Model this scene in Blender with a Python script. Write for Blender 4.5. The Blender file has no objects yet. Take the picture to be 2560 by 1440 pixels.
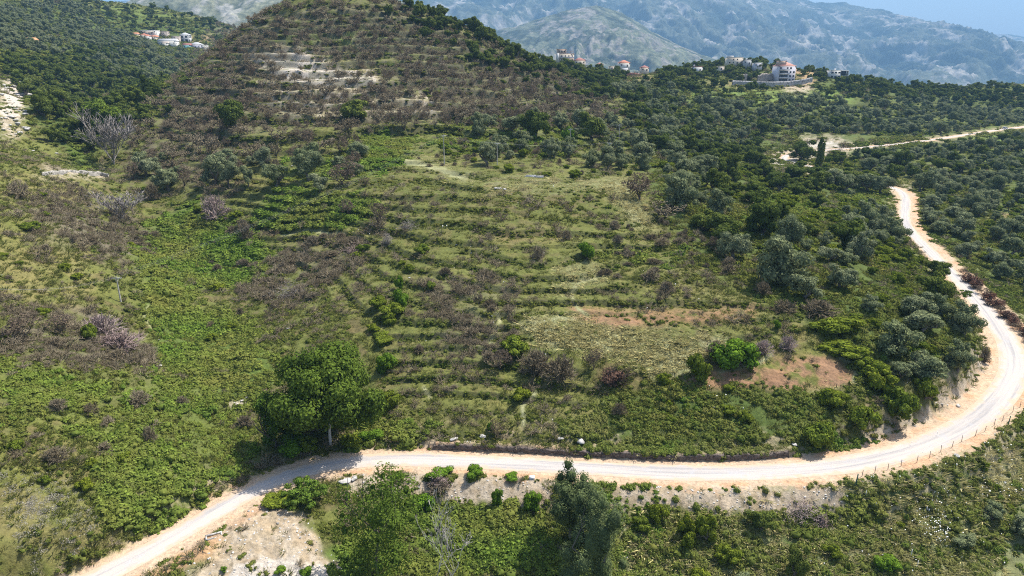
import bpy, math, random
import numpy as np

# ------------------------------------------------------------------ camera, sky, sun, exposure
C = bpy.context.scene
COL = C.collection
H0 = 55.0
PITCH = math.radians(18.0)
FPX = 1707.0
CP, SP = math.cos(PITCH), math.sin(PITCH)
cam_d = bpy.data.cameras.new('camera')
cam_d.sensor_width = 36.0
cam_d.lens = 36.0 * FPX / 2560.0
cam_d.clip_start = 0.5
cam_d.clip_end = 60000.0
cam = bpy.data.objects.new('camera', cam_d)
COL.objects.link(cam)
cam.location = (0, 0, H0)
cam.rotation_euler = (math.pi / 2 - PITCH, 0, 0)
C.camera = cam

SUN_EL = math.radians(58)
SUN_DIR = np.array([0.72, 0.48]); SUN_DIR /= np.linalg.norm(SUN_DIR)      # towards the sun, on the ground plane
sun_az = math.atan2(SUN_DIR[0], SUN_DIR[1])
W = bpy.data.worlds.new('World'); C.world = W; W.use_nodes = True
nt = W.node_tree; nt.nodes.clear()
sky = nt.nodes.new('ShaderNodeTexSky'); sky.sky_type = 'NISHITA'; sky.sun_disc = False
sky.sun_elevation = SUN_EL; sky.sun_rotation = sun_az
sky.air_density = 1.0; sky.dust_density = 2.6; sky.ozone_density = 1.0
bg = nt.nodes.new('ShaderNodeBackground'); bg.inputs[1].default_value = 0.115
wo = nt.nodes.new('ShaderNodeOutputWorld')
nt.links.new(sky.outputs[0], bg.inputs[0]); nt.links.new(bg.outputs[0], wo.inputs[0])
sl = bpy.data.lights.new('sun', 'SUN'); sl.energy = 5.0; sl.angle = math.radians(0.53); sl.color = (1.0, 0.955, 0.88)
sun = bpy.data.objects.new('sun', sl); COL.objects.link(sun)
ce, se = math.cos(SUN_EL), math.sin(SUN_EL)
from mathutils import Vector, Matrix
sun.rotation_euler = Vector((SUN_DIR[0] * ce, SUN_DIR[1] * ce, se)).to_track_quat('Z', 'Y').to_euler()
sun.location = (0, 0, 200)
vs = C.view_settings
vs.view_transform = 'Standard'; vs.look = 'None'; vs.exposure = 1.0; vs.gamma = 1.0
C.render.engine = 'CYCLES'
cy = C.cycles
cy.max_bounces = 5; cy.diffuse_bounces = 2; cy.glossy_bounces = 1; cy.transmission_bounces = 2
cy.transparent_max_bounces = 6; cy.volume_bounces = 0
cy.caustics_reflective = False; cy.caustics_refractive = False
cy.use_adaptive_sampling = False; cy.use_denoising = False; cy.filter_width = 1.1

# ------------------------------------------------------------------ helpers
def rnd(seed):
    return np.random.default_rng(seed)

def hash2(ix, iy, seed):
    h = (ix.astype(np.int64) * 374761393 + iy.astype(np.int64) * 668265263 + seed * 974634777) & 0x7fffffff
    h = ((h ^ (h >> 13)) * 1274126177) & 0x7fffffff
    h = ((h ^ (h >> 16)) * 1103515245) & 0x7fffffff
    return ((h ^ (h >> 15)) & 0xffff) / 65535.0

def vnoise(x, y, seed=0):
    ix = np.floor(x); iy = np.floor(y)
    fx = x - ix; fy = y - iy
    fx = fx * fx * (3 - 2 * fx); fy = fy * fy * (3 - 2 * fy)
    a = hash2(ix, iy, seed); b = hash2(ix + 1, iy, seed)
    c = hash2(ix, iy + 1, seed); d = hash2(ix + 1, iy + 1, seed)
    return (a + (b - a) * fx) * (1 - fy) + (c + (d - c) * fx) * fy

def fbm(x, y, seed=0, octv=4, lac=2.03, gain=0.5):
    s = 0; a = 1; t = 0
    for i in range(octv):
        s = s + a * vnoise(x + 17.3 * i, y - 9.1 * i, seed + i * 31); t += a
        x, y = (x * 0.83 - y * 0.56) * lac, (x * 0.56 + y * 0.83) * lac
        a *= gain
    return s / t

def sstep(a, b, x):
    t = np.clip((x - a) / (b - a), 0, 1)
    return t * t * (3 - 2 * t)

def at_Y(px, py, Y):
    """point seen at photo pixel px,py at forward distance Y"""
    u = (px - 1280.0) / FPX; v = (720.0 - py) / FPX
    dy = CP + SP * v; dz = -SP + CP * v
    t = Y / dy
    return (u * t, Y, H0 + dz * t)

def at_z(px, py, z):
    u = (px - 1280.0) / FPX; v = (720.0 - py) / FPX
    dy = CP + SP * v; dz = -SP + CP * v
    t = (z - H0) / dz
    return (u * t, dy * t, z)

def project(x, y, z):
    zz = z - H0
    depth = np.maximum(y * CP - zz * SP, 0.1)
    up = y * SP + zz * CP
    return 1280 + FPX * x / depth, 720 - FPX * up / depth

def raster(polys, w=640, h=360, blur=2):
    """soft mask over the photograph's frame from polygons in photo pixels (with a margin of 25% on each side)"""
    mw, mh = int(w * 1.5), int(h * 1.5)
    m = np.zeros((mh, mw), np.float32)
    yy, xx = np.mgrid[0:mh, 0:mw]
    X = (xx + .5) / w * 2560 - 640; Y = (yy + .5) / h * 1440 - 360
    for P in polys:
        wgt = 1.0
        if isinstance(P[0], (int, float)): wgt, P = P
        P = np.array(P, float)
        x0, y0 = P.min(0) - 6; x1, y1 = P.max(0) + 6
        c0 = max(0, int((x0 + 640) / 2560 * w)); c1 = min(mw, int((x1 + 640) / 2560 * w) + 1)
        r0 = max(0, int((y0 + 360) / 1440 * h)); r1 = min(mh, int((y1 + 360) / 1440 * h) + 1)
        sx = X[r0:r1, c0:c1]; sy = Y[r0:r1, c0:c1]
        ins = np.zeros(sx.shape, bool)
        for i in range(len(P)):
            xa, ya = P[i]; xb, yb = P[i - 1]
            cond = ((ya > sy) != (yb > sy))
            with np.errstate(divide='ignore', invalid='ignore'):
                xi = (xb - xa) * (sy - ya) / (yb - ya + 1e-9) + xa
            ins ^= cond & (sx < xi)
        m[r0:r1, c0:c1] = np.maximum(m[r0:r1, c0:c1], ins * wgt)
    for _ in range(blur):
        for ax in (0, 1):
            m = (np.roll(m, 2, ax) + np.roll(m, 1, ax) + m + np.roll(m, -1, ax) + np.roll(m, -2, ax)) / 5
    return m

def sample(m, px, py, w=640, h=360):
    i = np.clip(((px + 640) / 2560 * w).astype(int), 0, m.shape[1] - 1)
    j = np.clip(((py + 360) / 1440 * h).astype(int), 0, m.shape[0] - 1)
    return m[j, i]

# ------------------------------------------------------------------ terrain shape
ROADZ = [  # near road, photo pixel + height; then the far leg
    (-150, 1640, -.3), (60, 1530, -.2), (250, 1440, 0), (380, 1372, 0), (520, 1290, 0), (640, 1222, 0), (760, 1175, 0), (880, 1152, 0),
    (1000, 1147, 0), (1150, 1151, 0), (1300, 1158, 0), (1500, 1170, 0), (1700, 1180, 0), (1850, 1180, 0),
    (2000, 1172, 0), (2120, 1158, 0), (2230, 1134, 0), (2330, 1100, 0), (2410, 1060, 0), (2470, 1015, .2),
    (2512, 965, .4), (2530, 915, .7), (2518, 860, 1.0), (2480, 800, 1.4), (2440, 750, 1.8), (2400, 705, 2.3),
    (2345, 650, 3.0), (2295, 600, 4.0), (2262, 560, 5.0), (2262, 520, 6.0), (2262, 490, 7.0), (2240, 472, 7.8), (2190, 458, 8.2),
    (2100, 436, 8.4), (2010, 412, 8.6), (1955, 397, 8.8), (1985, 383, 9.4), (2060, 376, 10.0), (2150, 369, 10.6),
    (2250, 359, 11.5), (2340, 348, 12.4), (2430, 334, 13.2), (2500, 324, 13.8), (2560, 317, 14.2), (2680, 303, 15.0), (2800, 295, 15.5)]
RC = np.array([at_z(*p) for p in ROADZ])

def spline(P, n):
    P = np.asarray(P, float); out = []
    Q = np.vstack([2 * P[0] - P[1], P, 2 * P[-1] - P[-2]])
    for i in range(1, len(Q) - 2):
        t = np.linspace(0, 1, n, endpoint=False)[:, None]
        a, b, c, d = Q[i - 1], Q[i], Q[i + 1], Q[i + 2]
        out.append(.5 * ((2 * b) + (c - a) * t + (2 * a - 5 * b + 4 * c - d) * t ** 2 + (3 * b - a - 3 * c + d) * t ** 3))
    out.append(P[-1:]); return np.vstack(out)

RS = spline(RC, 12)
# smooth it
for _ in range(30):
    RS[1:-1] = .25 * RS[:-2] + .5 * RS[1:-1] + .25 * RS[2:]
seg = np.r_[0, np.cumsum(np.linalg.norm(np.diff(RS[:, :2], axis=0), axis=1))]
_n = int(seg[-1] / 1.2)
_s = np.linspace(0, seg[-1], _n)
RS = np.stack([np.interp(_s, seg, RS[:, k]) for k in range(3)], 1)
RT = np.gradient(RS[:, :2], axis=0); RT /= np.linalg.norm(RT, axis=1)[:, None]
RN = np.stack([-RT[:, 1], RT[:, 0]], 1)      # left of travel direction (uphill/inner side)

CTRL_Y = [  # photo px, py, forward distance
    # left slope
    (0, 1440, 58), (0, 1200, 70), (0, 960, 86), (0, 720, 114), (0, 480, 160), (0, 360, 205), (0, 230, 290), (120, 330, 262),
    (200, 960, 92), (200, 720, 124), (200, 560, 152), (200, 430, 200), (400, 1100, 84), (300, 1250, 73), (120, 820, 104),
    (-300, 1440, 54), (-300, 960, 78), (-300, 600, 118), (-300, 300, 190), (-300, 100, 300),
    (600, 1110, 93), (560, 1000, 102), (390, 850, 124), (380, 650, 170), (330, 520, 205), (280, 440, 246), (500, 700, 158),
    (160, 300, 330), (100, 200, 410), (250, 250, 420), (0, 100, 500), (330, 300, 350), (470, 200, 600), (430, 112, 800), (350, 100, 800), (510, 118, 800),
    (200, 100, 640), (200, 40, 800), (330, 12, 930), (450, 32, 930), (570, 72, 930), (0, 0, 780), (-300, -40, 700), (100, -8, 860), (650, 110, 930),
    # hill
    (820, -28, 420), (720, -4, 408), (640, 48, 392), (560, 125, 375), (480, 160, 355), (420, 215, 335), (370, 260, 305), (820, 100, 370), (820, 200, 318), (820, 300, 270), (820, 400, 225), (820, 480, 192),
    (600, 200, 320), (600, 300, 262), (450, 300, 285), (450, 400, 232), (600, 420, 214), (960, -4, 425), (1010, 12, 426), (1150, 66, 428), (1280, 130, 432), (1380, 185, 440),
    (1000, 100, 378), (1000, 200, 322), (1000, 300, 274), (1150, 200, 345), (1250, 250, 330), (1100, 410, 222),
    # middle slope
    (1300, 1085, 92.5), (1000, 1085, 92.5), (1700, 1095, 92), (1300, 960, 102), (1000, 960, 104), (1300, 840, 115), (1300, 720, 132), (1000, 720, 134), (700, 720, 150),
    (800, 850, 118), (650, 900, 112), (1300, 600, 153), (1000, 600, 160), (700, 600, 176), (1250, 470, 190), (1500, 470, 190), (1700, 460, 205), (1250, 410, 226), (1500, 400, 236),
    (1300, 300, 292), (1500, 300, 330), (1600, 330, 330), (1300, 235, 350), (1500, 230, 430), (1400, 168, 640), (1500, 185, 600), (1600, 230, 500),
    # right
    (1700, 188, 600), (1760, 178, 650), (1850, 164, 672), (1940, 162, 680), (2020, 180, 668), (1850, 206, 600), (1965, 208, 598), (1950, 235, 555), (2100, 196, 625), (2200, 216, 650), (2330, 224, 690), (2450, 230, 760), (2560, 246, 800), (2800, 250, 800),
    (1800, 300, 440), (2000, 260, 520), (2200, 300, 500), (2400, 280, 600), (1750, 390, 300), (1900, 500, 215), (1750, 500, 195), (2100, 560, 185), (2180, 640, 165),
    (1700, 600, 160), (2000, 600, 164), (2000, 720, 131), (1700, 720, 131), (2200, 800, 119), (2300, 900, 110), (2000, 840, 113), (1700, 840, 114), (1700, 960, 101), (2000, 960, 100), (2200, 960, 102), (2330, 960, 103.5), (2000, 1080, 93.5), (2200, 1040, 97),
    (2350, 800, 125), (2250, 700, 145),
    (2500, 450, 310), (2560, 600, 212), (2800, 600, 215), (2450, 520, 255), (2560, 760, 158), (2800, 900, 125), (2300, 420, 330),
    # below the road
    (2400, 1180, 88), (2400, 1400, 75), (2560, 1080, 98), (2560, 1440, 74), (2800, 1440, 76), (2200, 1400, 74), (1900, 1440, 70), (1900, 1280, 77.5),
    (1600, 1300, 76.5), (1600, 1440, 69.5), (1300, 1300, 77), (1300, 1440, 70), (1000, 1440, 69.5), (1000, 1300, 77), (800, 1440, 64.5), (700, 1300, 72.5), (500, 1440, 63.5),
]
CTRL_W = [  # x, y, z directly: ground nobody sees from the camera but which carries the rest
    (-60, 30, 4), (0, 30, -14), (60, 30, -14), (120, 40, -14), (-20, 55, -6), (40, 52, -12), (90, 60, -11), (180, 90, -6), (-110, 40, 12), (-160, 60, 22),
    (-180, 470, 58), (-100, 500, 70), (0, 520, 60), (100, 520, 38), (-180, 620, 62), (-100, 760, 60), (0, 700, 48), (60, 640, 44), (150, 540, 40), (220, 760, 42), (120, 760, 38), (300, 760, 36),
    (-500, 1100, 90), (-300, 1100, 70), (-800, 1000, 110), (0, 900, 20), (0, 1150, -20), (250, 800, 10), (250, 1100, -40), (500, 800, -2), (600, 1100, -50),
    (900, 800, -10), (1000, 1150, -60), (-600, 1350, 40), (-200, 1350, -10), (200, 1350, -70), (700, 1350, -80), (700, 500, 10), (450, 400, 6), (330, 200, 2), (250, 120, -2), (-400, 500, 90), (-300, 350, 62)]
CP_ = np.array([at_Y(*p) for p in CTRL_Y] + CTRL_W + [tuple(p) for p in RS[::14]])
_keep = []
for i, p in enumerate(CP_):
    if all(np.hypot(*(p[:2] - CP_[j][:2])) > 1.5 for j in _keep): _keep.append(i)
CP_ = CP_[_keep]

def tps_fit(P, lam):
    n = len(P); S = 100.0
    X = P[:, :2] / S
    d2 = ((X[:, None] - X[None]) ** 2).sum(-1)
    K = .5 * d2 * np.log(d2 + 1e-12)
    wd = lam * (1 + P[:, 1] / 60.0)
    A = np.zeros((n + 3, n + 3)); A[:n, :n] = K + np.diag(wd)
    A[:n, n] = 1; A[:n, n + 1:] = X; A[n, :n] = 1; A[n + 1:, :n] = X.T
    b = np.r_[P[:, 2], 0, 0, 0]
    return np.linalg.solve(A, b), X
TW, TX = tps_fit(CP_, 0.004)

def tps(x, y):
    sh = x.shape; x = x.ravel() / 100.0; y = y.ravel() / 100.0
    out = np.empty_like(x)
    n = len(TX)
    for i in range(0, len(x), 20000):
        a = x[i:i + 20000, None] - TX[None, :, 0]; b = y[i:i + 20000, None] - TX[None, :, 1]
        d2 = (a * a + b * b).astype(np.float32) + np.float32(1e-12)
        out[i:i + 20000] = (.5 * d2 * np.log(d2)) @ TW[:n].astype(np.float32) + TW[n] + TW[n + 1] * x[i:i + 20000] + TW[n + 2] * y[i:i + 20000]
    return out.reshape(sh)

# the smooth ground is kept on a world grid (2.5 m) and read back with bicubic weights
GX0, GX1, GY0, GY1, GS = -1100.0, 1300.0, 20.0, 1400.0, 5.0
_gx = np.arange(GX0, GX1 + GS, GS); _gy = np.arange(GY0, GY1 + GS, GS)
_GXX, _GYY = np.meshgrid(_gx, _gy)
GZ = tps(_GXX, _GYY)

def cubic(G, x, y):
    fx = np.clip((x - GX0) / GS, 1, G.shape[1] - 3.001); fy = np.clip((y - GY0) / GS, 1, G.shape[0] - 3.001)
    ix = fx.astype(int); iy = fy.astype(int); fx = fx - ix; fy = fy - iy
    def w(t): return (-.5 * t + t * t - .5 * t ** 3, 1 - 2.5 * t * t + 1.5 * t ** 3, .5 * t + 2 * t * t - 1.5 * t ** 3, -.5 * t * t + .5 * t ** 3)
    wx = w(fx); wy = w(fy); s = 0
    for j in range(4):
        for i in range(4):
            s = s + G[iy - 1 + j, ix - 1 + i] * wx[i] * wy[j]
    return s

# distance to the road, looked up on a fine world grid
def road_info(x, y):
    """distance to centreline, signed side (+ = left of travel = uphill side on the near bend), road height, index"""
    sh = x.shape; x = x.ravel(); y = y.ravel()
    d = np.full(x.shape, 1e3); s = np.zeros(x.shape); z = np.zeros(x.shape); k = np.zeros(x.shape, int)
    lo = RS[:, :2].min(0) - 25; hi = RS[:, :2].max(0) + 25
    m = np.where((x > lo[0]) & (x < hi[0]) & (y > lo[1]) & (y < hi[1]))[0]
    # coarse rejection by blocks
    R4 = RS[::10, :2]
    for i in range(0, len(m), 40000):
        mm = m[i:i + 40000]
        dd = np.min((x[mm, None] - R4[None, :, 0]) ** 2 + (y[mm, None] - R4[None, :, 1]) ** 2, 1)
        mm = mm[dd < 30 ** 2]
        if not len(mm): continue
        for q in range(0, len(mm), 8000):
            e = mm[q:q + 8000]
            D = (x[e, None] - RS[None, :, 0]) ** 2 + (y[e, None] - RS[None, :, 1]) ** 2
            j = np.argmin(D, 1)
            ex = x[e] - RS[j, 0]; ey = y[e] - RS[j, 1]
            lat = ex * RN[j, 0] + ey * RN[j, 1]
            d[e] = np.sqrt(D[np.arange(len(e)), j]); s[e] = np.where(lat >= 0, 1, -1)
            al = ex * RT[j, 0] + ey * RT[j, 1]
            jn = np.clip(j + np.sign(al).astype(int), 0, len(RS) - 1)
            z[e] = RS[j, 2] + (RS[jn, 2] - RS[j, 2]) * np.clip(np.abs(al) / 1.2, 0, 1); k[e] = j
    return d.reshape(sh), s.reshape(sh), z.reshape(sh), k.reshape(sh)

# terraces: where they are strong, in the frame
M_TERR = raster([(1.0, [(560, 60), (980, 0), (1400, 180), (1560, 260), (1600, 340), (1300, 350), (500, 420), (380, 330), (400, 250), (640, 60)]),
                 (.8, [(470, 330), (1600, 330), (1700, 700), (2050, 760), (1900, 860), (1300, 780), (900, 800), (700, 640), (480, 560)]),
                 (.9, [(900, 680), (1400, 680), (1750, 760), (1300, 800), (1500, 960), (1500, 1080), (980, 1080), (960, 900)]),
                 (.75, [(1750, 200), (2560, 260), (2560, 470), (2300, 420), (1900, 360), (1750, 300)]),
                 (.7, [(2080, 380), (2560, 340), (2560, 560), (2250, 430)])], blur=5)
M_SMOOTH = raster([[(1290, 780), (1850, 790), (1800, 900), (1450, 900), (1290, 840)], [(1200, 440), (1560, 450), (1620, 560), (1250, 540)],
                   [(1700, 900), (2150, 880), (2150, 960), (1700, 965)]], blur=4)

SHOULDER_L = 2.5; SHOULDER_R = 3.0
_bx = RS[:, 0]; _by = RS[:, 1]
_rpx, _rpy = project(RS[:, 0], RS[:, 1], RS[:, 2])
WIDE = np.interp(_rpx + (1200 - _rpy) * .0, [600, 1900, 2250, 2450], [0, .35, .6, 1.3]) * np.interp(_rpy, [500, 700, 800, 900], [0.0, .25, .9, 1.0])
def ground(x, y, detail=True):
    z = cubic(GZ, x, y)
    z = z + (fbm(x / 38, y / 38, 5, 3) - .5) * 3.0 * sstep(60, 260, y)
    d, s, rz, k = road_info(x, y)
    w = np.where(s > 0, SHOULDER_L, SHOULDER_R + 1.3 * ((_rpy[k] < 900) & (_rpy[k] > 470))) + WIDE[k] + (vnoise(x / 2.1, y / 2.1, 8) - .5) * .7
    px, py = project(x, y, z)
    # terraces follow the contours
    step = np.where(y > 235, 4.0, np.where(y > 150, 1.75, 1.15))
    T = sample(M_TERR, px, py) * (1 - .85 * sample(M_SMOOTH, px, py))
    h = (z + (fbm(x / 34, y / 34, 11, 2) - .5) * (3.4 + 4.0 * (y > 235)) + (vnoise(x / 5, y / 5, 12) - .5) * .18 * step) / step
    kf = np.floor(h); f = h - kf
    rs = .80
    g = np.where(f < rs, .12 * f / rs, .12 + .88 * (f - rs) / (1 - rs))
    amp = T * np.clip(.85 + 1.4 * (fbm(x / 30 + kf * 3.7, y / 30, 13, 2) - .35), .0, 1.15)
    far = sstep(9, 16, d)
    z = z + (g - f) * step * amp * far
    if detail:
        near = 1 - sstep(120, 260, y)
        z = z + (fbm(x / 4.2, y / 4.2, 21, 3) - .5) * 1.1 * (1 - .75 * T) * sstep(0, 4, d - w) + (fbm(x / .9, y / .9, 22, 2) - .5) * .35 * near * sstep(0, 1.5, d - w)
    # cut / fill along the road
    blend = sstep(0, 4.5, d - w)
    up = (s > 0)
    b2 = np.where(up, sstep(-.1, 3.2, d - w), blend)
    zr = rz - .05 + np.where(d - w > 0, 0, 0)
    zz = z * b2 + zr * (1 - b2)
    w0 = SHOULDER_L + WIDE[k]
    wl = up & (_rpx[k] > 1062) & (_rpx[k] < 2015) & (_rpy[k] > 1100) & (d < 14)
    zz = np.where(wl, np.maximum(zz, rz - .05 + 1.0 * sstep(.25, .6, d - w0)), zz)
    return zz, dict(d=d, s=s, w=w, k=k, px=px, py=py, T=T, f=f)

# ------------------------------------------------------------------ mesh and material helpers
def make_mesh(name, V, F4=None, F3=None, smooth=False):
    me = bpy.data.meshes.new(name)
    V = np.asarray(V, np.float32)
    F4 = np.zeros((0, 4), np.int32) if F4 is None else np.asarray(F4, np.int32).reshape(-1, 4)
    F3 = np.zeros((0, 3), np.int32) if F3 is None else np.asarray(F3, np.int32).reshape(-1, 3)
    me.vertices.add(len(V)); me.vertices.foreach_set('co', V.ravel())
    nl = F4.size + F3.size
    me.loops.add(nl); me.loops.foreach_set('vertex_index', np.r_[F4.ravel(), F3.ravel()].astype(np.int32))
    me.polygons.add(len(F4) + len(F3))
    st = np.r_[np.arange(len(F4)) * 4, F4.size + np.arange(len(F3)) * 3].astype(np.int32)
    me.polygons.foreach_set('loop_start', st)
    me.update(calc_edges=True)
    if smooth: me.polygons.foreach_set('use_smooth', np.ones(len(me.polygons), bool))
    me.validate()
    return me

def link(name, me, parent=None, mat=None, loc=None):
    o = bpy.data.objects.new(name, me); COL.objects.link(o)
    if parent is not None: o.parent = parent
    if mat is not None:
        if len(me.materials) == 0: me.materials.append(mat)
    if loc is not None: o.location = loc
    return o

def tag(o, label=None, cat=None, group=None, kind=None):
    if label: o['label'] = label
    if cat: o['category'] = cat
    if group: o['group'] = group
    if kind: o['kind'] = kind
    return o

def empty(name, loc, rz=0.0, s=1.0):
    o = bpy.data.objects.new(name, None); COL.objects.link(o)
    o.location = loc; o.rotation_euler = (0, 0, rz); o.scale = (s, s, s)
    o.empty_display_size = .3
    return o

def mat(name, col=(.5, .5, .5), rough=.9, spec=.2):
    m = bpy.data.materials.new(name); m.use_nodes = True
    b = m.node_tree.nodes['Principled BSDF']
    b.inputs['Base Color'].default_value = (*col, 1); b.inputs['Roughness'].default_value = rough
    b.inputs['Specular IOR Level'].default_value = spec
    return m, m.node_tree, b

def noise_node(nt, scale, detail=3, vec=None, rough=.6):
    n = nt.nodes.new('ShaderNodeTexNoise'); n.inputs['Scale'].default_value = scale; n.inputs['Detail'].default_value = detail
    n.inputs['Roughness'].default_value = rough
    if vec is not None: nt.links.new(vec, n.inputs['Vector'])
    return n

def ramp(nt, fac, stops):
    r = nt.nodes.new('ShaderNodeValToRGB')
    e = r.color_ramp.elements
    while len(e) < len(stops): e.new(.5)
    for i, (p, c) in enumerate(stops):
        e[i].position = p; e[i].color = (*c, 1)
    nt.links.new(fac, r.inputs[0]); return r

def mixrgb(nt, fac, a, b, mode='MIX'):
    m = nt.nodes.new('ShaderNodeMix'); m.data_type = 'RGBA'; m.blend_type = mode
    for v, i in ((fac, 0), (a, 6), (b, 7)):
        if hasattr(v, 'is_linked'): nt.links.new(v, m.inputs[i])
        elif isinstance(v, (int, float)): m.inputs[i].default_value = v
        else: m.inputs[i].default_value = (*v, 1)
    return m.outputs[2]

def maprange(nt, v, a, b, c, d):
    n = nt.nodes.new('ShaderNodeMapRange'); nt.links.new(v, n.inputs[0])
    for i, k in enumerate((a, b, c, d)): n.inputs[i + 1].default_value = k
    return n.outputs[0]

def worldpos(nt):
    return nt.nodes.new('ShaderNodeNewGeometry').outputs['Position']

# ------------------------------------------------------------------ where what grows (photo-frame polygons, read back on the ground)
Z_FERN = raster([
    (1, [(350, 585), (440, 520), (560, 515), (620, 590), (700, 640), (650, 700), (520, 715), (440, 690), (500, 780), (640, 820), (700, 900), (680, 970), (640, 1020), (560, 1010), (470, 940), (400, 900), (370, 800), (372, 720), (335, 650)]),
    (.9, [(630, 500), (700, 470), (830, 490), (950, 510), (900, 555), (760, 580), (660, 560)]),
    (.55, [(0, 900), (200, 950), (470, 950), (620, 1050), (640, 1150), (520, 1250), (400, 1330), (260, 1330), (210, 1220), (260, 1120), (130, 1050), (0, 1060)]),
    (1, [(870, 350), (960, 320), (985, 370), (1035, 340), (1040, 365), (960, 430), (900, 440), (700, 445), (700, 410), (860, 400)]),
    (1, [(980, 1240), (1250, 1240), (1400, 1340), (1380, 1440), (760, 1440), (860, 1350), (930, 1380)]),
    (.8, [(880, 1040), (1060, 1060), (1080, 1105), (880, 1115)]),
    (.8, [(1880, 1250), (2130, 1215), (2190, 1280), (2100, 1360), (1950, 1340)]),
    (.55, [(2100, 480), (2200, 475), (2230, 560), (2120, 560)]),
    (.8, [(1080, 330), (1200, 330), (1450, 345), (1450, 375), (1200, 372), (1080, 360)]),
    (.8, [(150, 330), (220, 330), (230, 420), (180, 420)]), (.6, [(360, 60 + 110), (460, 165), (470, 200), (380, 205)]),
    (.6, [(1500, 640), (1700, 640), (1690, 665), (1500, 660)]), (.5, [(1950, 470), (2080, 520), (2000, 600), (1850, 560)])], blur=3)
Z_LUSH = raster([
    (.95, [(-400, -60), (580, 60), (600, 110), (480, 200), (330, 330), (200, 330), (60, 200), (-400, 150)]), (.9, [(1380, 150), (2560, 215), (2560, 270), (1650, 240), (1400, 200)]),
    (1, [(1520, 1010), (1700, 950), (1950, 965), (2060, 1010), (2080, 1090), (1900, 1135), (1560, 1110), (1400, 1085)]),
    (1, [(1560, 1300), (1900, 1290), (2130, 1210), (2160, 1200), (2560, 1030), (2800, 980), (2800, 1440), (1560, 1440)]),
    (1, [(2240, 560), (2330, 600), (2420, 660), (2560, 790), (2800, 900), (2800, 400), (2560, 420), (2300, 470)]),
    (.9, [(1620, 420), (2200, 430), (2240, 560), (2300, 640), (2420, 800), (2440, 900), (2160, 980), (2020, 820), (1750, 640), (1640, 500)]),
    (.8, [(1560, 240), (2560, 270), (2800, 300), (2800, 420), (1650, 420)]),
    (.9, [(0, 130), (300, 150), (480, 230), (330, 330), (200, 400), (40, 280), (0, 200)])], blur=4)
Z_MEADOW = raster([(1, [(1690, 222), (1900, 225), (2120, 222), (2140, 262), (1950, 262), (1700, 240)]), (.8, [(690, 92), (1000, 88), (1000, 104), (690, 104)]),
                   (.5, [(250, 15), (420, 30), (440, 50), (260, 40)]),
                   (.6, [(0, 240), (60, 260), (70, 300), (0, 280)]), (.7, [(2420, 330), (2560, 325), (2560, 420), (2440, 400)])], blur=2)
Z_DRY = raster([(1, [(0, 540), (120, 560), (250, 640), (200, 760), (0, 760)]), (.9, [(480, 1160), (300, 1340), (150, 1440), (0, 1440), (0, 1120), (220, 1110)]),
                (.8, [(740, 545), (960, 560), (900, 620), (740, 600)]), (.9, [(1500, 455), (1640, 560), (1640, 620), (1560, 560)]), (.8, [(1620, 640), (1820, 720), (2000, 770), (2050, 850), (1900, 870), (1740, 760), (1400, 660)]),
                (.9, [(0, 420), (250, 450), (240, 520), (0, 520)]), (.9, [(560, 395), (860, 395), (700, 460), (560, 460)]),
                (.6, [(980, 980), (1500, 980), (1500, 1100), (980, 1100)]), (.5, [(700, 330), (1200, 290), (1250, 330), (700, 390)])], blur=5)
Z_STRAW = raster([(1, [(1300, 800), (1450, 790), (1700, 830), (1860, 860), (1760, 900), (1640, 940), (1560, 900), (1330, 850)]), (1, [(1500, 455), (1570, 455), (1640, 570), (1590, 560)]),
                  (.7, [(1210, 455), (1540, 448), (1550, 468), (1220, 475)]), (.6, [(1380, 660), (1500, 650), (1520, 690), (1400, 740)]), (.6, [(2020, 960), (2120, 930), (2140, 960), (2040, 990)]),
                  (.9, [(1000, 395), (1040, 395), (1180, 440), (1170, 455)]), (1, [(2440, 1140), (2560, 1100), (2560, 1250), (2500, 1240)]), (.6, [(2150, 1200), (2320, 1180), (2330, 1300), (2200, 1340)]), (.45, [(1560, 1290), (2560, 1060), (2800, 1060), (2800, 1500), (1560, 1500)]), (.7, [(850, 150), (950, 170), (940, 185), (850, 170)])], blur=3)
Z_RED = raster([(1, [(1425, 756), (1540, 778), (1700, 776), (1890, 764), (1880, 794), (1700, 804), (1520, 812), (1440, 798)]), (1, [(1720, 945), (1900, 905), (2060, 890), (2140, 940), (2120, 962), (1950, 968), (1720, 962)]),
                (.6, [(1230, 585), (1400, 580), (1400, 595), (1240, 600)]), (.5, [(640, 820), (640, 820), (600, 830)])], blur=3)
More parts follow.
